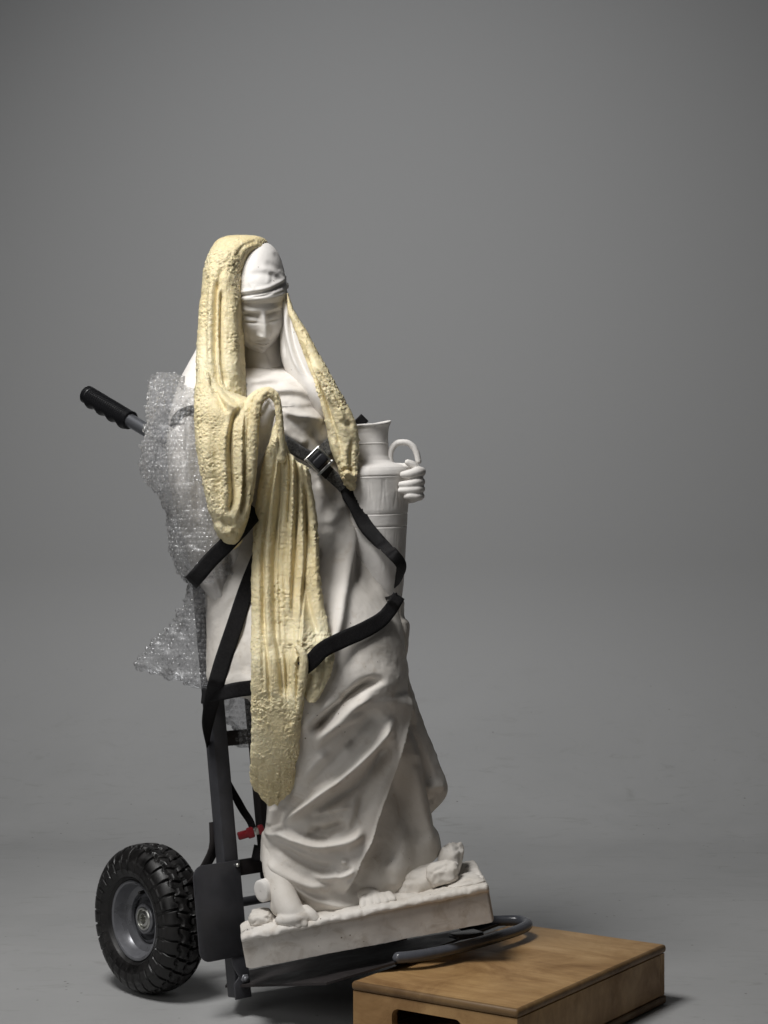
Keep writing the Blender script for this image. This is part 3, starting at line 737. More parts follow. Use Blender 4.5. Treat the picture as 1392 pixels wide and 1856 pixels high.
# left flank in shade
st([(430, 1080), (425, 1150), (440, 1220)], 3, 12); st([(448, 1110), (440, 1165), (450, 1235)], -4, 9); st([(410, 1110), (403, 1170), (410, 1240)], -3, 9)
st([(515, 1450), (505, 1490), (500, 1520)], -7, 8); st([(495, 1460), (490, 1500)], 5, 6)
hemk = [(440, 1545), (476, 1552), (488, 1580), (512, 1603), (545, 1622), (590, 1636), (630, 1639), (680, 1632), (725, 1617), (755, 1596), (780, 1562), (800, 1548), (830, 1545)]
hx_ = np.array([k[0] for k in hemk], float); hyv = np.array([k[1] for k in hemk], float)
hemf = lambda px: np.interp(px, hx_, hyv)
rows = [(664, 452, 512, 3.29, .03, 0), (674, 430, 540, 3.28, .05, 0), (684, 400, 562, 3.268, .066, .05), (698, 380, 582, 3.254, .08, .1), (718, 368, 596, 3.245, .09, .12), (760, 360, 612, 3.238, .10, .15),
        (820, 362, 632, 3.235, .102, .2), (880, 368, 648, 3.23, .10, .2), (940, 372, 650, 3.226, .102, .2), (1000, 375, 661, 3.222, .11, .2), (1050, 376, 682, 3.216, .12, .2),
        (1085, 377, 708, 3.21, .13, .2), (1120, 378, 719, 3.205, .14, .2), (1200, 380, 732, 3.20, .157, .2), (1232, 384, 735, 3.198, .16, .2), (1246, 408, 737, 3.197, .16, .2), (1260, 450, 739, 3.196, .158, .2), (1300, 458, 744, 3.194, .148, .2),
        (1340, 470, 757, 3.193, .134, .2), (1400, 480, 768, 3.192, .116, .2), (1450, 486, 776, 3.192, .105, .2), (1490, 484, 784, 3.192, .101, .2), (1512, 477, 788, 3.192, .103, .2), (1545, 475, 796, 3.192, .102, .2), (1600, 474, 800, 3.192, .094, .2), (1650, 474, 802, 3.192, .086, .2)]
yy_ = RF.y0 + np.arange(RF.ny)*RF.res; RF.A *= (1+.3*sstep(1180, 1260, yy_))[:, None]
robe = loft('robe', rows, M['plaster_low'], statue, RF, res=1.8, e=2.25, hem=(1500, hemf), rim=True,
            noise=lambda V: .0018*fbm(V, .06, 3, 1) + .0004*fbm(V, .012, 2, 9))
# --- trailing mantle behind the right side
MF = Field(680, 1060, 840, 1500)
MF.stroke([(728, 1100), (735, 1160), (733, 1220), (750, 1300), (782, 1390), (800, 1440)], 7, 7); MF.stroke([(745, 1280), (765, 1350), (785, 1430)], -8, 9)
MF.stroke([(770, 1432), (790, 1424), (806, 1430)], 6, 8); MF.stroke([(768, 1448), (790, 1450)], -5, 7); MF.stroke([(716, 1130), (726, 1180), (725, 1210)], -4, 5)
loft('mantle', [(1072, 690, 722, 3.235, .02), (1090, 690, 732, 3.235, .035), (1120, 690, 734, 3.235, .04), (1126, 690, 741, 3.235, .04), (1160, 690, 739, 3.235, .045), (1192, 690, 734, 3.24, .05), (1212, 690, 738, 3.24, .05), (1250, 690, 747, 3.24, .055), (1320, 695, 772, 3.245, .06), (1390, 700, 799, 3.25, .06), (1425, 705, 811, 3.25, .055), (1445, 712, 806, 3.25, .05), (1465, 725, 790, 3.25, .035), (1478, 745, 778, 3.25, .015)],
     M['plaster_low'], statue, MF, e=2.2, noise=lambda V: .0022*fbm(V, .04, 3, 2)+.0006*fbm(V, .01, 2, 3))
# --- sleeve of the raised arm
SF = Field(280, 600, 480, 1130)
for a in ([(352, 700), (340, 800), (345, 900), (362, 1000)], [(385, 780), (375, 880), (380, 960)], [(320, 790), (325, 880), (338, 960)]): SF.stroke(a, 9, 9)
for a in ([(366, 760), (358, 860), (365, 950)], [(330, 720), (332, 820), (335, 900)]): SF.stroke(a, -8, 8)
SF.stroke([(385, 1010), (395, 1060), (408, 1098)], 7, 5); SF.stroke([(368, 1050), (385, 1075), (404, 1098)], 6, 5); SF.stroke([(420, 980), (415, 1040), (412, 1090)], -6, 7)
sleeve = loft('sleeve', [(600, 364, 380, 3.32, .012), (630, 356, 392, 3.31, .03), (660, 341, 400, 3.29, .05), (690, 327, 410, 3.27, .065), (740, 312, 425, 3.24, .078), (800, 303, 440, 3.21, .083), (860, 306, 450, 3.19, .085), (920, 317, 458, 3.18, .082), (980, 334, 462, 3.17, .075), (1030, 348, 460, 3.165, .065), (1060, 362, 452, 3.16, .055), (1085, 385, 440, 3.155, .045), (1104, 402, 414, 3.15, .02)],
              M['plaster'], statue, SF, e=2.1, noise=lambda V: .0015*fbm(V, .05, 3, 4))

# --- head with face, turned down
def head():
    n, m_ = 150, 220
    th = np.linspace(.01, np.pi-.01, n)[:, None]; ph = np.linspace(0, 2*np.pi, m_, endpoint=False)[None]
    a, b, c = .0495, .0755, .064
    x = np.sin(th)*np.cos(ph); y = np.sin(th)*np.sin(ph); z = np.cos(th)+0*ph      # y<0: face
    # jaw narrows
    jaw = 1 - .17*sstep(.0, -1.0, z)**1.4; X = a*x*jaw; Y = c*y*(1-.10*sstep(-.3, -1, z)); Z = b*z
    u, v = X/a, Z/b; fr = sstep(0, .55, -y)
    g = lambda cx, cy, rx, ry: np.exp(-((u-cx)/rx)**2-((v-cy)/ry)**2)
    d = np.zeros_like(u)
    d += -.0102*(g(-.40, .10, .24, .13)+g(.40, .10, .24, .13))                 # sockets
    d += -.0035*(g(-.17, .10, .09, .10)+g(.17, .10, .09, .10))                 # inner corners
    d += .0062*(g(-.41, .045, .20, .085)+g(.41, .045, .20, .085))              # lowered lids
    d += -.0046*(g(-.41, -.03, .22, .024)+g(.41, -.03, .22, .022))             # lash line
    d += -.0028*(g(-.41, .125, .22, .022)+g(.41, .125, .22, .02))               # lid crease
    d += .0048*(g(-.42, .235, .30, .055)+g(.42, .235, .30, .055))              # brow
    t = np.clip((.16-v)/.52, 0, 1); ridge = np.exp(-(u/(.13+.075*t))**2)*sstep(.26, .10, v)*sstep(-.43, -.335, v)
    d += ridge*(.0045+.0122*t)                                                  # nose
    d += .0045*(g(-.17, -.33, .075, .055)+g(.17, -.33, .075, .055))             # wings
    d += -.0030*(g(-.085, -.395, .05, .025)+g(.085, -.395, .05, .025))          # nostrils
    d += .0040*(g(-.50, -.20, .24, .2)+g(.50, -.20, .24, .2))                   # cheeks
    d += .0050*g(0, -.56, .34, .14)                                             # muzzle
    d += -.0014*g(0, -.445, .045, .05)
    d += .0048*(g(-.11, -.525, .14, .036)+g(.11, -.525, .14, .036))             # upper lip
    d += -.0066*np.exp(-((v+.575-.05*np.abs(u))/.02)**2)*np.exp(-(u/.30)**4)    # mouth line
    d += .0058*g(0, -.635, .19, .042)                                           # lower lip
    d += -.0040*g(0, -.72, .20, .035)
    d += .0075*g(0, -.875, .22, .10)                                            # chin
    Y = Y - d*fr
    V = np.stack([X, Y, Z], -1).reshape(-1, 3)
    Rm = (Matrix.Rotation(R(-7), 3, 'Y') @ Matrix.Rotation(R(13), 3, 'Z') @ Matrix.Rotation(R(25), 3, 'X'))
    V = V @ np.array(Rm).T + P(465, 562, 3.255)
    N = m_; V = np.r_[V, V[:N].mean(0)[None], V[-N:].mean(0)[None]]; k = np.arange(0, N, 2); bb = (n-1)*N
    F = np.concatenate([gridfaces(n, N)[:, ::-1], np.stack([np.full(len(k), n*N), k, (k+1) % N, (k+2) % N], -1), np.stack([np.full(len(k), n*N+1), bb+(k+2) % N, bb+(k+1) % N, bb+k], -1)])
    return link('head', npmesh('head', V, F), M['plaster'], statue)
hd = head(); remember(hd)
tube('neck', [P(474, 590, 3.285), P(476, 640, 3.285), P(480, 690, 3.285)], [.036, .0345, .045], M['plaster'], statue, 40, 30)
# --- head scarf
CF = Field(400, 420, 560, 580, .8)
CF.stroke([(430, 537), (455, 533), (480, 529), (505, 520), (522, 508)], -4, 2.5, 3, taper=.05); CF.stroke([(430, 531), (455, 527), (480, 523), (503, 513), (520, 503)], 2.4, 4, taper=.05)
CF.stroke([(438, 546), (470, 544), (500, 538), (520, 530)], 3, 3.5, taper=.1); CF.stroke([(455, 539), (475, 537), (497, 530)], -2.5, 2)
CF.stroke([(492, 492), (494, 505), (490, 515)], -.7, 3); CF.stroke([(505, 488), (512, 495), (518, 500)], .9, 3); CF.stroke([(500, 497), (508, 505), (515, 508)], -.8, 3)
CF.stroke([(486, 488), (486, 505), (482, 517)], .9, 4); CF.stroke([(452, 505), (456, 518), (464, 524)], 1.6, 4); CF.stroke([(510, 470), (515, 485), (519, 500)], -2, 2.5)
CF.stroke([(518, 515), (495, 500), (470, 496), (448, 500)], -2.2, 6); CF.stroke([(516, 505), (498, 484), (478, 474)], -1.8, 6); CF.stroke([(518, 512), (495, 492), (468, 484)], 1.8, 6); CF.stroke([(515, 496), (506, 470), (494, 455)], -1.5, 4)
CF.stroke([(432, 541), (460, 540), (490, 534), (515, 524)], 2, 4, taper=.05)
loft('headscarf', [(441, 455, 486, 3.275, .02), (446, 440, 494, 3.272, .037), (458, 430, 504, 3.268, .052), (475, 424, 511, 3.263, .062), (500, 421, 517, 3.258, .069), (522, 420, 520, 3.253, .0715), (535, 421, 520, 3.25, .071), (546, 423, 517, 3.248, .0685), (553, 425, 514.5, 3.249, .0655), (558, 428, 511, 3.251, .061), (563, 432, 508, 3.255, .053)],
     M['plaster'], statue, CF, res=.9, e=2.0)
# --- veil falling on the right of the face
VF = Field(490, 480, 620, 780, .8)
VF.stroke([(518, 545), (520, 590), (530, 640), (552, 690)], 6, 4); VF.stroke([(524, 560), (530, 610), (545, 655), (565, 695)], -6, 4); VF.stroke([(527, 555), (540, 605), (556, 650), (580, 700)], 7, 4.5)
VF.stroke([(512, 560), (512, 610), (518, 650)], -4, 3)
loft('veil', [(500, 512, 519, 3.29, .01), (528, 508, 521, 3.285, .03), (545, 507, 525, 3.275, .045), (570, 508, 538, 3.268, .052), (600, 508, 555, 3.262, .058), (640, 508, 577, 3.255, .064), (680, 520, 598, 3.248, .072), (710, 538, 608, 3.24, .076), (740, 560, 615, 3.235, .07), (770, 580, 615, 3.235, .05)],
     M['plaster'], statue, VF, res=1.2, e=2.1, noise=lambda V: .001*fbm(V, .04, 2, 6))
V_, F_ = ellipsoid(P(520, 518, 3.27), .0035, .006, .006, None, 10); link('scarf_knot', npmesh('scarf_knot', V_, F_), M['plaster'], statue)

# --- jug
jt, jb = P(672, 772, 3.235), P(682, 1095, 3.238); jz = jt-jb; JL = np.linalg.norm(jz); fr = basis(jz); px1 = 3.235/FPX
def jy(py): return (1095-py)/(1095-772)*JL
prof = [(.8, 1095), (34, 1094), (38, 1085), (42, 1060), (46, 1020), (51, 960), (51.4, 957), (50.6, 955), (51.6, 953), (53, 936), (53.3, 934), (52.6, 932), (53.6, 930), (57, 890), (59, 868), (59.6, 866), (58.8, 864), (60, 862), (60.4, 853), (59.5, 848), (56, 845), (48, 842.5), (37, 839.5), (31.5, 835), (28.5, 827), (27.6, 812), (27.6, 806), (28.3, 804.5), (27.6, 803), (27.6, 795), (28.4, 785), (30.5, 777), (34, 772), (34.4, 770.5), (33.5, 769), (31, 770.5), (27.5, 776), (25, 784), (24, 800), (23, 815), (.8, 815)]
pc = np.array([(r*px1, jy(y)) for r, y in prof]); 
ps = []
for i in range(len(pc)-1):
    for t in np.linspace(0, 1, 5, endpoint=False): ps.append(pc[i]*(1-t)+pc[i+1]*t)
ps.append(pc[-1]); ps = np.array(ps); ps[:, 0] += np.where(ps[:, 0] > 10*px1, 3.2*px1, 0) + 5.5*px1*sstep(jy(838), jy(862), ps[:, 1])*(ps[:, 0] > 10*px1)
nseg = 220; V_, F_ = lathe(ps, nseg); V_ = V_.reshape(len(ps), nseg, 3)
aa = np.linspace(0, 2*np.pi, nseg, endpoint=False)[None]; hh = ps[:, 1:2]; rr = ps[:, :1]
outer = (np.arange(len(ps)) < 150)[:, None]
# incised leaf ornament in two bands
def arches(h0, h1, N, sgn=1):
    q = (aa*N/(2*np.pi)) % 1 - .5; t = np.clip((hh-h0)/(h1-h0), 0, 1)
    edge = .42*np.sqrt(np.clip(1-(1-t)**3 if sgn > 0 else 1-t**3, 0, 1))
    inb = (hh > h0) & (hh < h1)
    return np.exp(-((np.abs(q)-edge)/.035)**2)*inb
cut = arches(jy(922), jy(872), 15) + arches(jy(985), jy(962), 15, -1)*.8 + arches(jy(1040), jy(988), 15)*.5
dr_ = -.0011*np.clip(cut, 0, 1)*outer
lip = sstep(jy(785), jy(768), hh)*.012*(.5+.5*np.cos(aa-R(25)))**3      # drawn-out pouring lip
V_[..., 0] += dr_*np.cos(aa); V_[..., 1] += dr_*np.sin(aa); V_[..., 2] += lip*.55
V_ += (.0009*fbm(V_, .04, 3, 8))[..., None]*np.array([1, 1, .3])
jug = link('jug', npmesh('jug', V_.reshape(-1, 3) @ fr.T + jb, F_[:, ::-1][:, ::-1]), M['plaster'], statue); remember(jug)
Dj = 3.23
tube('jug_handle', [P(708, 842, Dj), P(706.5, 828, Dj), P(711, 812, Dj), P(722, 802.5, Dj), P(736, 802, Dj), P(748, 809, Dj), P(755, 821, Dj), P(758.5, 836, Dj)], [.0062, .0056, .0054, .0054, .0054, .0053, .0053, .0052], M['plaster'], jug, 18, 60, True)
tube('handle_stub', [P(712, 846, Dj-.004), P(728, 846, Dj-.01), P(741, 845, Dj-.012)], [.007, .0065, .006], M['plaster'], jug, 14, 14)
# hand that carries the jug
Dh = 3.195
parts = [ellipsoid(P(758, 879, Dh+.03), .0095, .03, .0275), tube_data([P(755, 876, Dh+.02), P(750, 898, Dh+.03), P(735, 900, Dh+.05)], [.014, .012, .012], 14, 12)]
for y0, y1, y2, x2, r in ((858, 855, 859, 731, .0078), (875, 873, 877, 727, .0068), (888, 886, 888, 726, .0066), (901, 899, 899, 736, .0058)):
    parts.append(tube_data([P(760, y0, Dh+.02), P(763, y1, Dh+.002), P(754, y1+1, Dh-.011), P(742, y2, Dh-.013), P(x2, y2+1, Dh-.009)], [r*1.15, r*1.1, r*1.05, r, r*.78], 12, 24))
parts.append(tube_data([P(759, 868, Dh+.02), P(756, 852, Dh+.006), P(747, 842, Dh), P(739, 838, Dh-.002)], [.0085, .0078, .007, .0055], 12, 20))
hand = fuse('hand', parts, M['plaster'], statue, .0014, 2); remember(hand)

# --- raised forearm and hand
Da = 3.075
parts = [tube_data([P(425, 855, Da+.05), P(455, 812, Da+.02), P(474, 776, Da), P(482, 752, Da-.004)], [.03, .024, .0175, .0145], 18, 30),
         ellipsoid(P(485, 744, Da-.006), .0145, .012, .017)]
for x0, y0, x1, y1, x2, y2 in ((477, 738, 479, 724, 487, 724), (482, 737, 485, 722, 492, 728), (487, 739, 490, 727, 496, 735), (491, 743, 494, 733, 499, 742)):
    parts.append(tube_data([P(x0, y0, Da-.004), P(x1, y1, Da-.013), P(x2, y2, Da-.016)], [.0058, .0052, .0042], 12, 16))
parts.append(tube_data([P(478, 752, Da-.01), P(475, 740, Da-.017), P(480, 731, Da-.018)], [.0066, .0058, .0046], 12, 14))
arm = fuse('forearm_and_hand', parts, M['plaster'], statue, .0014, 3)

# --- feet, rocks on the plinth
def plD(px, py, d=3.1): return front(px, py, ['plinth'], d)
Df = 3.085
Df = 3.062
parts = [tube_data([P(497, 1535, Df+.075), P(499, 1572, Df+.055), P(510, 1608, Df+.035), P(519, 1636, Df+.018), P(531, 1655, Df+.006), P(548, 1664, Df)], [.0205, .0215, .0215, .0225, .021, .0145], 24, 40),
         ellipsoid(P(508, 1640, Df+.028), .017, .02, .02)]
cr, sr = math.cos(R(9)), math.sin(R(9))
parts.append(ellipsoid(P(530, 1664, Df+.0), .029, .019, .0135, [[cr, 0, -sr], [0, 1, 0], [sr, 0, cr]]))
for x, y, dd, r in ((571, 1667, -.002, .0088), (553, 1676, -.010, .0062), (541, 1679, -.011, .0058), (530, 1680, -.011, .0055)):
    parts.append(tube_data([P(x-17, y-16, Df+.008), P(x-6, y-8, Df+dd+.002), P(x, y-1, Df+dd)], [r*1.2, r*1.1, r], 12, 14))
fuse('foot', parts, M['plaster_low'], statue, .0016, 4)
Dr = 3.078
parts = [tube_data([P(655, 1622, Dr+.06), P(672, 1628, Dr+.035), P(690, 1637, Dr+.014)], [.022, .019, .012], 20, 20)]
for k in range(5):
    parts.append(tube_data([P(660+k*11, 1630-k*1.6, Dr+.018), P(659+k*12.5, 1638-k*2.6, Dr+.005), P(658+k*14, 1645-k*3.6, Dr-.004)], [.0085, .0078, .0064-.0003*k], 12, 12))
fuse('foot', parts, M['plaster_low'], statue, .0018, 7)
def rock(px, py, D, rx, ry, rz, seed, name='rock', rot=0, m=None):
    V, F = ellipsoid((0, 0, 0), 1, 1, 1, None, 40); nrm = V/np.linalg.norm(V, axis=1, keepdims=True)
    d = 1+.18*fbm(nrm+seed*3.1, .8, 2, seed)+.06*fbm(nrm+seed, .35, 4, seed+5)
    V = np.sign(nrm)*np.abs(nrm)**.8*d[:, None]*np.array([rx, ry, rz]); c, s_ = math.cos(R(rot)), math.sin(R(rot))
    V = np.stack([c*V[:, 0]-s_*V[:, 2], V[:, 1], s_*V[:, 0]+c*V[:, 2]], 1) + P(px, py, D)
    return link(name, npmesh(name, V, F), m or M['plaster_low'], statue)
rock(474, 1663, 3.10, .022, .03, .014, 1); rock(815, 1567, 3.19, .020, .035, .040, 2, rot=-12); rock(803, 1583, 3.12, .027, .026, .020, 3, rot=15)
rock(770, 1598, 3.15, .045, .04, .026, 4, rot=18); rock(842, 1603, 3.12, .035, .04, .012, 5, rot=10); rock(735, 1622, 3.18, .05, .06, .02, 6, rot=10)
rock(610, 1668, 3.17, .07, .06, .014, 7, rot=6); rock(506, 1672, 3.10, .05, .04, .010, 8, rot=8)
# sawn-off stump beside the ankle
stp = [P(462, 1604, 3.05), P(477, 1617, 3.095)]; zdir = (stp[0]-stp[1]); fr = basis(zdir*np.array([1, 1.0, .3]))
V_, F_ = lathe([(.0005, .012), (.008, .0125), (.0108, .012), (.0118, .011), (.012, 0), (.0125, -.03), (.0005, -.03)], 40); V_ = V_*np.array([1.55, 1.25, 1])
link('broken_stump', npmesh('broken_stump', V_ @ (basis([-.62, -.77, -.05], [.32, -.1, -.95])).T + P(481, 1613, 3.095), F_), M['plaster'], statue)

# ------------------------------------------------------------------ draped dough
BODY = ['robe', 'sleeve', 'head', 'headscarf', 'veil', 'jug']
dough = empty('draped_dough', Vector(P(430, 1000, 3.08)), 'pale yellow lumpy dough draped like a shawl over the statue\'s head, hand and front', 'dough')
def dnoise(seed, a=1.0):
    def f(V):
        msk = .18+.82*sstep(-.25, .45, fbm(V, .06, 2, seed+40))
        b1 = np.abs(fbm(V, .0068, 2, seed)); b2 = fbm(V, .028, 2, seed+3); pit = sstep(.25, .6, fbm(V, .0055, 1, seed+8))
        spots = sstep(.72, .95, fbm(V, .009, 1, seed+60))
        return a*(.0026*msk*(b1-.3) + .0013*b2*msk - .0015*pit*msk + .0011*spots)
    return f
def follow(rows, off, names, hd0, sm=3):
    """rows (py, xl, xr): rest the strip on what lies behind it"""
    ds = []
    for py, a, b in rows:
        ds.append(min(front(a+(b-a)*t, py, names, 9) for t in (.12, .3, .5, .7, .88)))
    ds = np.array(ds); good = ds < 5; ds = np.interp(np.arange(len(ds)), np.where(good)[0], ds[good])
    for _ in range(sm): ds = np.r_[ds[0], (ds[:-2]+2*ds[1:-1]+ds[2:])/4, ds[-1]]
    return [(py, a, b, d-off-hd0*.6, hd0) for (py, a, b), d in zip(rows, ds)]
# hood over the head, falling in front of the shoulder
HF = Field(335, 420, 500, 1010, .8); st = HF.stroke
st([(393, 500), (391, 560), (390, 620), (393, 680), (402, 715)], -11, 3.5, 5, taper=.12); st([(402, 520), (400, 580), (401, 650), (411, 705)], -11, 3.5, 4, taper=.12)
st([(397, 500), (395, 580), (396, 650), (405, 710)], 6, 3.5); st([(385, 500), (382, 600), (385, 690)], 6, 7); st([(424, 500), (421, 580), (423, 660), (432, 710)], 8, 13)
st([(407, 480), (399, 500), (394, 530)], -5, 6); st([(365, 520), (361, 600), (360, 700)], 4, 6); st([(375, 480), (372, 560), (371, 680)], -4, 5)
st([(472, 437), (458, 440), (440, 448), (428, 470)], -4, 5); st([(484, 440), (470, 452), (455, 475), (447, 500)], 5, 4)
st([(437, 560), (436, 620), (438, 690)], -3, 5)
hood = loft('hood', [(431, 418, 462, 3.30, .035), (435, 404, 480, 3.295, .06), (442, 393, 486, 3.29, .078), (452, 386, 484, 3.285, .09), (466, 379, 470, 3.28, .098), (482, 374, 458, 3.273, .10), (500, 370, 450, 3.265, .10), (520, 368, 446, 3.255, .098), (560, 365, 443, 3.243, .094), (610, 362, 442, 3.225, .088), (650, 359, 443, 3.205, .08), (690, 356, 446, 3.18, .07), (712, 354, 449, 3.165, .06), (728, 358, 449, 3.155, .045), (738, 368, 440, 3.15, .02)],
            M['dough'], dough, HF, res=1.15, e=2.5, noise=dnoise(11), edge=1.3)
# hanging swag on the left, caught up over the hand
LF = Field(340, 690, 520, 1010, .8); st = LF.stroke
st([(385, 680), (393, 712), (405, 738), (415, 752)], -9, 4, 7); st([(396, 700), (408, 722), (425, 738), (440, 745)], 6, 6); st([(402, 700), (416, 718), (436, 728)], -6, 4)
st([(440, 735), (424, 760), (418, 800), (420, 860), (422, 905), (412, 935)], -12, 4, 5, taper=.12); st([(452, 730), (440, 760), (436, 810), (436, 870), (432, 920), (418, 955)], 9, 5)
st([(456, 735), (447, 770), (445, 820), (443, 880), (436, 935)], -9, 3.5, taper=.1); st([(465, 735), (455, 780), (452, 830), (449, 890), (440, 945), (425, 970)], 8, 5)
st([(430, 750), (411, 780), (407, 830), (410, 890), (408, 930)], 8, 7); st([(388, 760), (392, 830), (397, 900), (404, 945)], -4, 8); st([(372, 760), (375, 830), (386, 910), (402, 960)], 6, 11)
st([(400, 935), (412, 950), (428, 945)], -6, 6); st([(390, 945), (408, 968), (430, 965)], 5, 7); st([(430, 958), (415, 972), (404, 970)], -4, 5)
srow = [(640, 368, 384), (665, 361, 388), (690, 357, 394), (706, 354, 408), (718, 353, 440), (729, 352, 468), (745, 352, 474), (780, 353, 469), (820, 357, 465), (860, 366, 461), (900, 375, 457), (940, 385, 450), (968, 394, 443), (986, 404, 435), (996, 411, 426)]
sh_ = [.02, .035, .045, .047, .047, .047, .046, .046, .046, .044, .042, .038, .032, .024, .008]
sd = [3.19, 3.165, 3.137, 3.115, 3.10, 3.085, 3.075, 3.07, 3.066, 3.064, 3.064, 3.066, 3.07, 3.073, 3.075]
swag = loft('swag', [(r[0], r[1], r[2], d, h) for r, d, h in zip(srow, sd, sh_)], M['dough'], dough, LF, res=1.1, e=2.4, noise=dnoise(21), edge=1.3)
# loops thrown over the hand
def rope(name, pts, rad, seed):
    V, F = tube_data([P(*p) for p in pts], rad, 44, 170)
    c = V.mean(0); me = npmesh(name, V, F); o = link(name, me, M['dough'], dough)
    vn = np.empty(len(V)*3, np.float32); me.vertices.foreach_get('normal', vn); vn = vn.reshape(-1, 3)
    V2 = V + vn*dnoise(seed, .8)(V)[:, None]; me.vertices.foreach_set('co', V2.astype(np.float32).ravel()); me.update(); return o
rope('loop', [(449, 905, 3.045), (454, 850, 3.035), (458, 790, 3.032), (462, 748, 3.032), (472, 722, 3.032), (487, 713, 3.034), (499, 722, 3.036), (505, 748, 3.036), (508, 785, 3.04), (510, 830, 3.05)], [.009, .0105, .0100, .0092, .0082, .0076, .0062, .0052, .0065, .009], 31)
rope('loop', [(434, 880, 3.045), (440, 820, 3.038), (443, 775, 3.038), (450, 738, 3.044), (468, 716, 3.054), (487, 710, 3.06), (499, 718, 3.06), (506, 742, 3.055), (510, 780, 3.05)], [.011, .012, .0115, .0105, .009, .008, .0065, .005, .005], 32)
# long strip hanging down the front
TF = Field(440, 700, 620, 1470, .8); st = TF.stroke
for xs, am, w in (([507, 508, 506, 500, 497, 497, 500, 508, 512], -11, 3), ([511, 516, 512, 508, 505, 506, 510, 516, 519], -9, 2.6), ([514, 526, 524, 520, 517, 518, 521, 521, 524], -10, 2.8), ([520, 538, 540, 537, 535, 530, 528, 527, 528], -9, 2.6)):
    st([(x, y) for x, y in zip(xs, (775, 840, 900, 960, 1020, 1080, 1140, 1210, 1270))], am, w, w*1.4, taper=.06)
for xs, am, w in (([503, 498, 488, 481, 477, 477, 480, 486, 490], -7, 2.4), ([513, 521, 518, 514, 511, 512, 515, 519, 521], -7, 2.2), ([509, 512, 507, 503, 501, 502, 506, 512, 515], -6, 2.0), ([524, 548, 556, 556, 555, 549, 544, 540, 538], -7, 2.6)):
    st([(x, y) for x, y in zip(xs, (790, 850, 905, 962, 1020, 1085, 1145, 1215, 1290))], am, w, w*1.5, taper=.1)
for xs, am, w in (([504, 502, 494, 488, 485, 486, 488], 6, 6), ([509, 512, 507, 504, 501, 502, 505], 5, 3), ([513, 521, 518, 514, 511, 512, 515], 5, 3.4), ([517, 531, 531, 528, 525, 524, 524], 6, 4), ([522, 546, 550, 549, 548, 545, 541], 7, 6)):
    st([(x, y) for x, y in zip(xs, (780, 845, 905, 965, 1025, 1090, 1180))], am, w, taper=.06)
st([(530, 830), (540, 855), (552, 890), (555, 930), (560, 980), (566, 1030)], -9, 4, 6); st([(536, 838), (550, 852), (560, 870)], 7, 6); st([(552, 1040), (558, 1090), (572, 1140), (580, 1165)], -8, 5, 8)
st([(545, 1085), (549, 1140), (548, 1175)], 6, 6); st([(565, 880), (570, 960), (573, 1050), (585, 1130)], 5, 6); st([(540, 1140), (541, 1200), (537, 1280), (530, 1350)], 6, 9)
st([(476, 860), (470, 960), (467, 1100), (466, 1250)], 4, 9); st([(480, 1000), (476, 1150), (478, 1280)], -3, 3); st([(553, 1182), (540, 1190), (534, 1205)], 6, 4); st([(543, 1200), (545, 1235), (541, 1280)], 5, 4)
trow = [(745, 500, 507), (770, 497, 511), (800, 488, 518), (830, 479, 532), (846, 475, 551), (862, 472, 562), (900, 466, 568), (950, 461, 573), (1000, 458, 577), (1050, 456, 581), (1100, 456, 588), (1140, 456, 596), (1164, 456, 599), (1182, 455, 572), (1196, 455, 556), (1230, 455, 551), (1270, 455, 551), (1310, 455, 545), (1360, 454, 542), (1400, 454, 537), (1430, 453, 536), (1459, 453, 535)]
tr_ = follow(trow[3:], .003, ['robe'], .0135, 6)
tr_ = [(745, 500, 507, 3.036, .005), (770, 497, 511, 3.038, .011), (800, 488, 518, 3.045, .016)] + tr_
tr_ = [(p, a, b, d if p > 1000 else d*(sstep(780, 1000, p)) + (1-sstep(780, 1000, p))*3.05, (h*(1-.35*sstep(1300, 1420, p)) if p < 1416 else .0088*(1-.45*sstep(1416, 1459, p)))) for p, a, b, d, h in tr_]
ex_ = [440, 452, 456, 461, 468, 474, 480, 486, 492, 498, 503, 509, 514, 520, 526, 532, 537, 550]; ey_ = [1410, 1413, 1424, 1433, 1437, 1448, 1453, 1461, 1460, 1456, 1461, 1450, 1449, 1441, 1438, 1426, 1404, 1400]
strip = loft('long_strip', tr_, M['dough'], dough, TF, res=1.1, e=2.9, hem=(1370, lambda q: np.interp(q, ex_, ey_)), noise=dnoise(41), edge=2.0)
FFd = Field(540, 1120, 620, 1290, .8); FFd.stroke([(575, 1160), (577, 1200), (570, 1250)], 5, 8); FFd.stroke([(590, 1170), (588, 1220), (575, 1260)], -3, 5)
flap = loft('flap', follow([(1140, 566, 597), (1165, 556, 602), (1190, 551, 606), (1212, 550, 603), (1240, 550, 592), (1262, 552, 580), (1273, 560, 572)], .0, ['robe'], .012, 3), M['dough'], dough, FFd, res=1.1, e=2.5, noise=dnoise(51), edge=1.3)
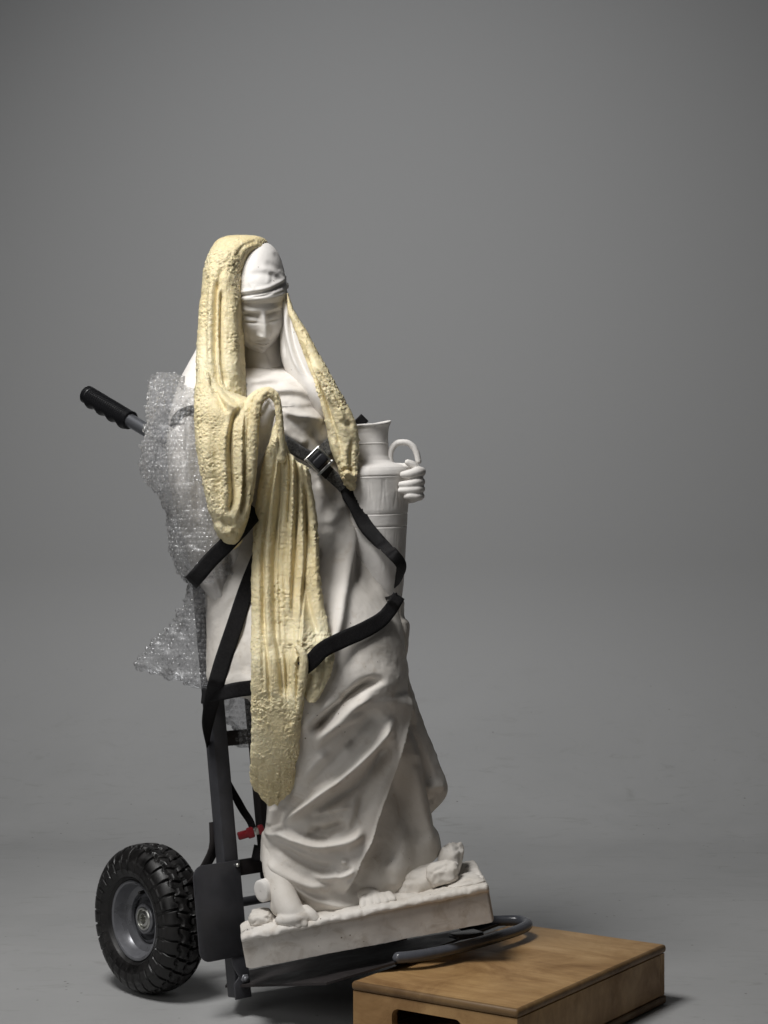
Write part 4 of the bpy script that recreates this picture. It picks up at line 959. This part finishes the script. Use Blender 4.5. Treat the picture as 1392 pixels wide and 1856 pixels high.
# strip on the right, from behind the head to the jug
KF = Field(510, 520, 670, 900, .8); st = KF.stroke
st([(545, 610), (560, 660), (578, 700), (596, 750), (612, 790), (620, 840)], -8, 3, 4); st([(552, 640), (572, 690), (590, 730), (604, 770)], -7, 2.5); st([(556, 650), (580, 690), (604, 740)], 6, 4)
st([(560, 640), (590, 690), (615, 740), (630, 800)], 6, 6); st([(570, 665), (600, 705), (625, 750)], -7, 3.5); st([(600, 790), (615, 830), (630, 870)], 6, 6); st([(640, 790), (636, 830), (640, 870)], -6, 4); st([(625, 800), (628, 840), (634, 868)], 5, 5)
st([(615, 760), (628, 770), (640, 766)], -4, 5); st([(622, 862), (634, 858), (645, 866)], 6, 5); st([(618, 856), (630, 850), (644, 857)], -6, 4)
rr_ = [(532, 519, 523), (560, 521, 532), (600, 535, 557), (640, 550, 577), (670, 561, 596), (700, 571, 611), (740, 583, 634), (770, 590, 646), (800, 596, 651), (830, 605, 650), (852, 614, 648), (870, 620, 646), (884, 630, 646), (890, 636, 643)]
rf = follow(rr_, .001, BODY, .014, 6); hk = [.006, .011, .013, .015, .016, .017, .018, .019, .02, .019, .018, .018, .012, .003]
side = loft('side_strip', [(p, a, b, d, h) for (p, a, b, d, _), h in zip(rf, hk)], M['dough'], dough, KF, res=1.1, e=2.3, noise=dnoise(61), edge=1.3)

# ------------------------------------------------------------------ straps
def strap(name, pts, wpx, m, parent, names=None, off=.004, twist=None, n=110, th=.0016, hug=False, wdir=None):
    """webbing along image-plane points (px, py[, D]); lies on what is behind it where D is missing"""
    Q = []
    for p in pts:
        D = p[2] if len(p) > 2 else front(p[0], p[1], names, 3.1) - off
        Q.append((*P(p[0], p[1], D), D))
    Q = np.array(Q); L = np.r_[0, np.cumsum(np.linalg.norm(np.diff(Q[:, :3], axis=0), axis=1))]
    c = curve(Q[:, :3], n)
    if hug or (names and all(len(p) == 2 for p in pts)):           # hug the surface between the points, pulled taut
        tn = np.gradient(c, axis=0); wz = np.cross(tn, c-np.array([0, 0, CH])); wz /= np.linalg.norm(wz, axis=1, keepdims=True)
        hw_ = np.mean(wpx)/FPX*3.1/2
        ds = np.min([[front(696+q[0]/q[1]*FPX, 928-(q[2]-CH)/q[1]*FPX, names, c0[1]+off)-off for q, c0 in zip(c+wz*hw_*k_, c)] for k_ in (-1, -.5, 0, .5, 1)], axis=0)
        ds = np.minimum(ds, c[:, 1]+.004)
        for _ in range(30): ds = np.minimum(ds, np.r_[ds[0], (ds[:-2]+ds[2:])/2, ds[-1]])
        c = c*(ds/c[:, 1])[:, None] + np.array([0, 0, CH])*(1-(ds/c[:, 1]))[:, None]
    Tn = np.gradient(c, axis=0); Tn /= np.linalg.norm(Tn, axis=1, keepdims=True)
    vw = c-np.array([0, 0, CH]); vw /= np.linalg.norm(vw, axis=1, keepdims=True)
    wd = np.cross(Tn, vw) if wdir is None else np.asarray(wdir, float)-Tn*(Tn@np.asarray(wdir, float))[:, None]; wd /= np.linalg.norm(wd, axis=1, keepdims=True); nn = np.cross(wd, Tn)
    t = np.linspace(0, 1, n); w = np.interp(t, np.linspace(0, 1, len(wpx)), wpx)/FPX*3.1/2 if np.ndim(wpx) else np.full(n, wpx/FPX*3.1/2)
    tw = np.zeros(n) if twist is None else np.interp(t, [a for a, b in twist], [R(b) for a, b in twist])
    W_ = np.cos(tw)[:, None]*wd + np.sin(tw)[:, None]*nn; Nn = np.cross(W_, Tn)
    k = 7; us = np.linspace(-1, 1, k); ring = [(u, 1) for u in us] + [(u, -1) for u in us[::-1]]
    V = np.stack([c + (w*u)[:, None]*W_ + Nn*(th*s_*(.5 if abs(u) < .99 else .3)) for u, s_ in ring], 1)
    me = npmesh(name, V, gridfaces(n, 2*k))
    uv = me.uv_layers.new(name='UVMap'); vi = np.empty(len(me.loops), np.int32); me.loops.foreach_get('vertex_index', vi)
    tot = L[-1]; a = np.stack([np.array([r[0] for r in ring])[vi % (2*k)]*.03, t[vi//(2*k)]*tot*1.0], 1)*6
    uv.data.foreach_set('uv', a.astype(np.float32).ravel())
    return link(name, me, m, parent)
M['crack'] = mat('crack', (.03, .025, .02), .9)
strap('crack', [(503, 738), (512, 737.5), (522, 737), (534, 735.5)], [1.0, 1.3, .7, .3], M['crack'], statue, ['robe'], .0006, th=.0004, n=24)
strap('crack', [(572, 737), (578, 736.5), (586, 738)], [.6, 1.4, .6], M['crack'], statue, ['robe'], .0006, th=.0004, n=16)
ALL = BODY + ['hood', 'swag', 'long_strip', 'side_strip', 'flap', 'mantle']
# chest strap with cam buckle
cs = empty('chest_strap', Vector(P(575, 835, 3.08)), 'dusty black webbing strap with cam buckle crossing the statue\'s chest and jug', 'strap')
strap('upper_webbing', [(505, 793), (520, 803), (545, 820), (575, 836)], 23, M['dusty'], cs, ['robe'], .004)
strap('shoulder_webbing', [(566, 838), (585, 820), (602, 803), (614, 793)], 26, M['dusty'], cs, ['robe'], .004)
strap('shoulder_webbing', [(640, 776, 3.26), (650, 768, 3.262), (661, 757, 3.29)], 20, M['web'], cs, n=20)
strap('lower_webbing', [(575, 838, 3.105), (600, 862), (622, 886), (640, 910), (662, 952), (690, 984), (712, 1004, 3.10), (727, 1024, 3.115), (724, 1046, 3.15), (719, 1062, 3.19)], [24, 24, 25, 26, 27, 24, 24, 22, 19, 14], M['web'], cs, ['robe', 'jug'], .004,
      twist=[(0, 0), (.25, 10), (.48, 0), (.62, 50), (.72, 15), (.85, 35), (1, 60)])
strap('lower_webbing', [(572, 836, 3.10), (586, 848), (604, 866), (622, 886)], 24.5, M['dusty'], cs, ['robe', 'jug'], .007)
dr0 = front(553, 1200, ['robe', 'flap'], 3.05)
rope('roll', [(538, 1172, dr0-.016), (547, 1182, dr0-.022), (551, 1198, dr0-.025), (550, 1222, dr0-.024), (545, 1258, dr0-.018), (540, 1290, dr0-.012)], [.004, .0062, .0072, .0072, .0062, .004], 71)
def buckle():
    c = P(577, 834, 3.082); dx = P(590, 847, 3.085)-P(564, 821, 3.085); dx /= np.linalg.norm(dx); ny = np.array([.1, -1, .15]); ny -= dx*(ny@dx); ny /= np.linalg.norm(ny); dy = np.cross(ny, dx)
    fr = np.stack([dx, dy, ny], 1); pxs = 3.085/FPX
    b = link('buckle', slab(roundrect(26*pxs, 30*pxs, .004, 4), .007, fr, c, .0016), M['grip'], cs); shade(b.data)
    for s_ in (-1, 1):
        e = link('buckle_plate', slab(roundrect(30*pxs, 3.2*pxs, .001, 3, 0, s_*15*pxs), .0125, fr, c+ny*.001, .0008), M['zinc'], cs); shade(e.data)
    l = link('cam_lever', slab(roundrect(15*pxs, 25*pxs, .003, 3, 3*pxs, 0), .006, basis(ny+.35*dx, dx), c+ny*.008, .0015), M['frame'], cs); shade(l.data)
    bmv = link('buckle_bar', npmesh('buckle_bar', *tube_data([c-dx*.015-dy*.016+ny*.002, c-dx*.015+dy*.016+ny*.002], .0024, 12, 6)), M['zinc'], cs)
    bmv = link('buckle_bar', npmesh('buckle_bar', *tube_data([c+dx*.017-dy*.016+ny*.0, c+dx*.017+dy*.016+ny*.0], .0024, 12, 6)), M['zinc'], cs)
buckle()
# hip strap
hs = empty('hip_strap', Vector(P(640, 1150, 3.05)), 'black webbing strap pulled across the statue\'s thigh and round the truck rail', 'strap')
strap('front_webbing', [(549, 1212), (552, 1209), (562, 1201), (585, 1178), (620, 1160), (660, 1142), (690, 1124), (706, 1107), (717, 1090, 3.125), (723, 1080, 3.14)], [27, 28, 29, 30, 30, 30, 28, 26, 25, 24], M['web'], hs, ['robe', 'flap', 'jug', 'mantle'], .010, hug=True)
strap('folded_end', [(690, 1084, 3.20), (704, 1084, 3.16), (720, 1078, 3.135)], [5, 6, 9], M['web'], hs, n=30)
strap('side_webbing', [(462, 1246, 3.05), (430, 1250, 3.055), (402, 1256, 3.08), (382, 1259, 3.12), (369, 1262, 3.155), (366, 1262, 3.19), (369, 1261, 3.24)], [27, 27, 26, 27, 27, 27, 27], M['web'], hs, ['robe'], .004, n=60, wdir=(.1, 0, 1), hug=True)
# diagonal strap from the hip down to the truck rail
dg = empty('diagonal_strap', Vector(P(415, 1150, 3.08)), 'long black webbing strap slanting from behind the dough strip down to the truck rail', 'strap')
strap('webbing', [(470, 1010, 3.085), (448, 1065, 3.085), (425, 1135, 3.09), (400, 1210, 3.10), (386, 1262, 3.125), (377, 1310, 3.15), (377, 1352, 3.19)], [29, 29, 30, 30, 29, 24, 12], M['web'], dg, ['robe', 'sleeve'], .003, n=80, hug=True, twist=[(0, 0), (.7, 0), (.85, 25), (1, 65)])
el = empty('elbow_strap', Vector(P(400, 1000, 3.08)), 'short black webbing strap pinching the bubble wrap below the statue\'s elbow', 'strap')
strap('webbing', [(466, 925, 3.09), (440, 955, 3.06), (412, 985, 3.05), (380, 1017, 3.052), (358, 1043, 3.062), (349, 1053, 3.075), (346, 1056, 3.10), (348, 1054, 3.16), (356, 1046, 3.21)], [28, 29, 29, 29, 29, 29, 29, 29, 29], M['web'], el, n=90, wdir=(.7, 0, -.72))
ar = empty('shoulder_strap', Vector(P(335, 750, 3.17)), 'dark strap loop on the statue\'s shoulder, seen through the bubble wrap', 'strap')
strap('webbing', [(314, 775, 3.165), (322, 756, 3.152), (336, 746, 3.145), (356, 742, 3.14), (375, 744, 3.14)], [16, 18, 17, 16, 16], M['web'], ar, n=40)
# clamp strap on the rear post
rs = empty('ratchet_strap', Vector(T_(.0875, .22)), 'thin black strap with a red clamp hanging between the truck\'s posts', 'strap')
strap('webbing', [(405, 1396, 3.24), (420, 1430, 3.235), (440, 1468, 3.23), (455, 1492, 3.222), (460, 1510, 3.215)], [6, 11, 15, 14, 13], M['web'], rs, n=50)
strap('wrapped_webbing', [(458, 1545, 3.205), (470, 1547, 3.2), (484, 1540, 3.2)], [30, 30, 26], M['web'], rs, n=20)
def clamp():
    a, b = P(431, 1516, 3.19), P(478, 1502, 3.2); d = b-a; d /= np.linalg.norm(d)
    for t0, t1, w_, m in ((0, .42, .013, 'red'), (.36, .62, .018, 'red'), (.60, .80, .0125, 'zinc'), (.78, 1.0, .016, 'red')):
        L = np.linalg.norm(b-a); bar('clamp_lever' if t0 == 0 else 'clamp_body', a+d*L*t0, a+d*L*t1, w_, .012, M[m], rs, zz, .0025)
clamp()

# ------------------------------------------------------------------ bubble wrap
wrap = empty('bubble_wrap', Vector(P(330, 900, 3.2)), 'crumpled clear bubble wrap around the statue\'s shoulder, sleeve and truck rail', 'bubble wrap')
def crumple(a, seed):
    def f(V):
        r1 = 1-2*np.abs(fbm(V*np.array([1, 1, .6]), .055, 2, seed)); r2 = 1-2*np.abs(fbm(V, .024, 2, seed+9))
        return a*(.006*r1 + .003*r2 + .006*fbm(V, .10, 2, seed+5))
    return f
bub_parts = []
hs_ = np.linspace(0, 2*np.pi, 8, endpoint=False)
def bubbles(G, pitch=.0080, r=.0038):
    """regular staggered air cells over the outside of a sheet given as a grid of points"""
    V, F, k = [], [], 0
    z = G[..., 2].mean(1); rowsel, last = [], 1e9
    for i in range(1, len(G)-1):
        if last-z[i] > pitch*.866: rowsel.append(i); last = z[i]
    for ri, i in enumerate(rowsel):
        ring = np.r_[G[i], G[i][:1]]; L = np.r_[0, np.cumsum(np.linalg.norm(np.diff(ring, axis=0), axis=1))]
        t = np.arange((ri % 2)*pitch/2, L[len(G[i])//2], pitch)      # the side facing out
        pts = np.stack([np.interp(t, L, ring[:, c]) for c in range(3)], 1)
        up = G[i-1].mean(0)-G[i+1].mean(0); cen = G[i].mean(0)
        tg = np.stack([np.interp(t+.003, L, ring[:, c], period=L[-1]) for c in range(3)], 1)-np.stack([np.interp(t-.003, L, ring[:, c], period=L[-1]) for c in range(3)], 1)
        for p, tt in zip(pts, tg):
            n = np.cross(tt, up); ln = np.linalg.norm(n)
            if ln < 1e-9: continue
            n /= ln; n = n if n[1] < 0 else -n
            n = n + RNG.normal(0, .2, 3); p = p + RNG.normal(0, .0009, 3); rr = r*(.85+.25*RNG.random()); fr = basis(n, [.3, .9, .2])
            for zc, rc in ((-.1, 1), (.35, .9), (.62, .6), (.72, .2)):
                V.append(p + rr*(rc*np.cos(hs_)[:, None]*fr[:, 0] + rc*np.sin(hs_)[:, None]*fr[:, 1] + zc*fr[:, 2]))
            F.append(gridfaces(4, 8, True, k)); k += 32
    b = link('bubble_cells', npmesh('bubble_cells', np.concatenate(V), np.concatenate(F)), M['bubble'], wrap); b['kind'] = 'stuff'
    return b
wrows = [(675, 289, 306, 3.235, .004), (683, 284, 322, 3.23, .014), (692, 281, 330, 3.225, .024), (700, 280, 334, 3.22, .034), (706, 279, 352, 3.215, .045), (722, 276, 368, 3.205, .062), (760, 272, 385, 3.19, .078), (800, 271, 400, 3.18, .086), (835, 269, 408, 3.175, .09), (862, 273, 414, 3.17, .09), (886, 289, 420, 3.165, .09), (905, 301, 424, 3.165, .088), (950, 312, 428, 3.16, .083), (1000, 324, 428, 3.155, .074), (1035, 336, 424, 3.152, .06), (1056, 348, 410, 3.15, .045)]
w1 = loft('upper_sheet', wrows, M['wrap'], wrap, None, res=2.6, e=2.1, noise=crumple(1.5, 71), edge=2.5, keep=False); bubbles(loft.grid)
frows = [(1050, 350, 374, 3.16, .02), (1075, 348, 380, 3.165, .026), (1100, 344, 386, 3.17, .028), (1125, 328, 390, 3.175, .027), (1150, 302, 392, 3.18, .026), (1172, 278, 393, 3.185, .025), (1192, 262, 393, 3.185, .024), (1205, 255, 392, 3.185, .022), (1214, 268, 390, 3.185, .02), (1226, 303, 388, 3.185, .018), (1238, 345, 386, 3.185, .015), (1246, 366, 382, 3.185, .008)]
w2 = loft('lower_flare', frows, M['wrap'], wrap, None, res=2.2, e=2.0, noise=crumple(1.5, 81), edge=2.5, keep=False); bubbles(loft.grid)
w3 = loft('hanging_scrap', [(1258, 396, 458, 3.25, .008), (1275, 398, 462, 3.25, .014), (1295, 402, 462, 3.25, .014), (1312, 420, 462, 3.25, .013), (1322, 430, 462, 3.25, .012), (1345, 431, 462, 3.25, .010), (1356, 440, 460, 3.25, .004)], M['wrap'], wrap, None, res=2.4, e=2.0, noise=crumple(1.2, 91), edge=2.5, keep=False); bubbles(loft.grid)
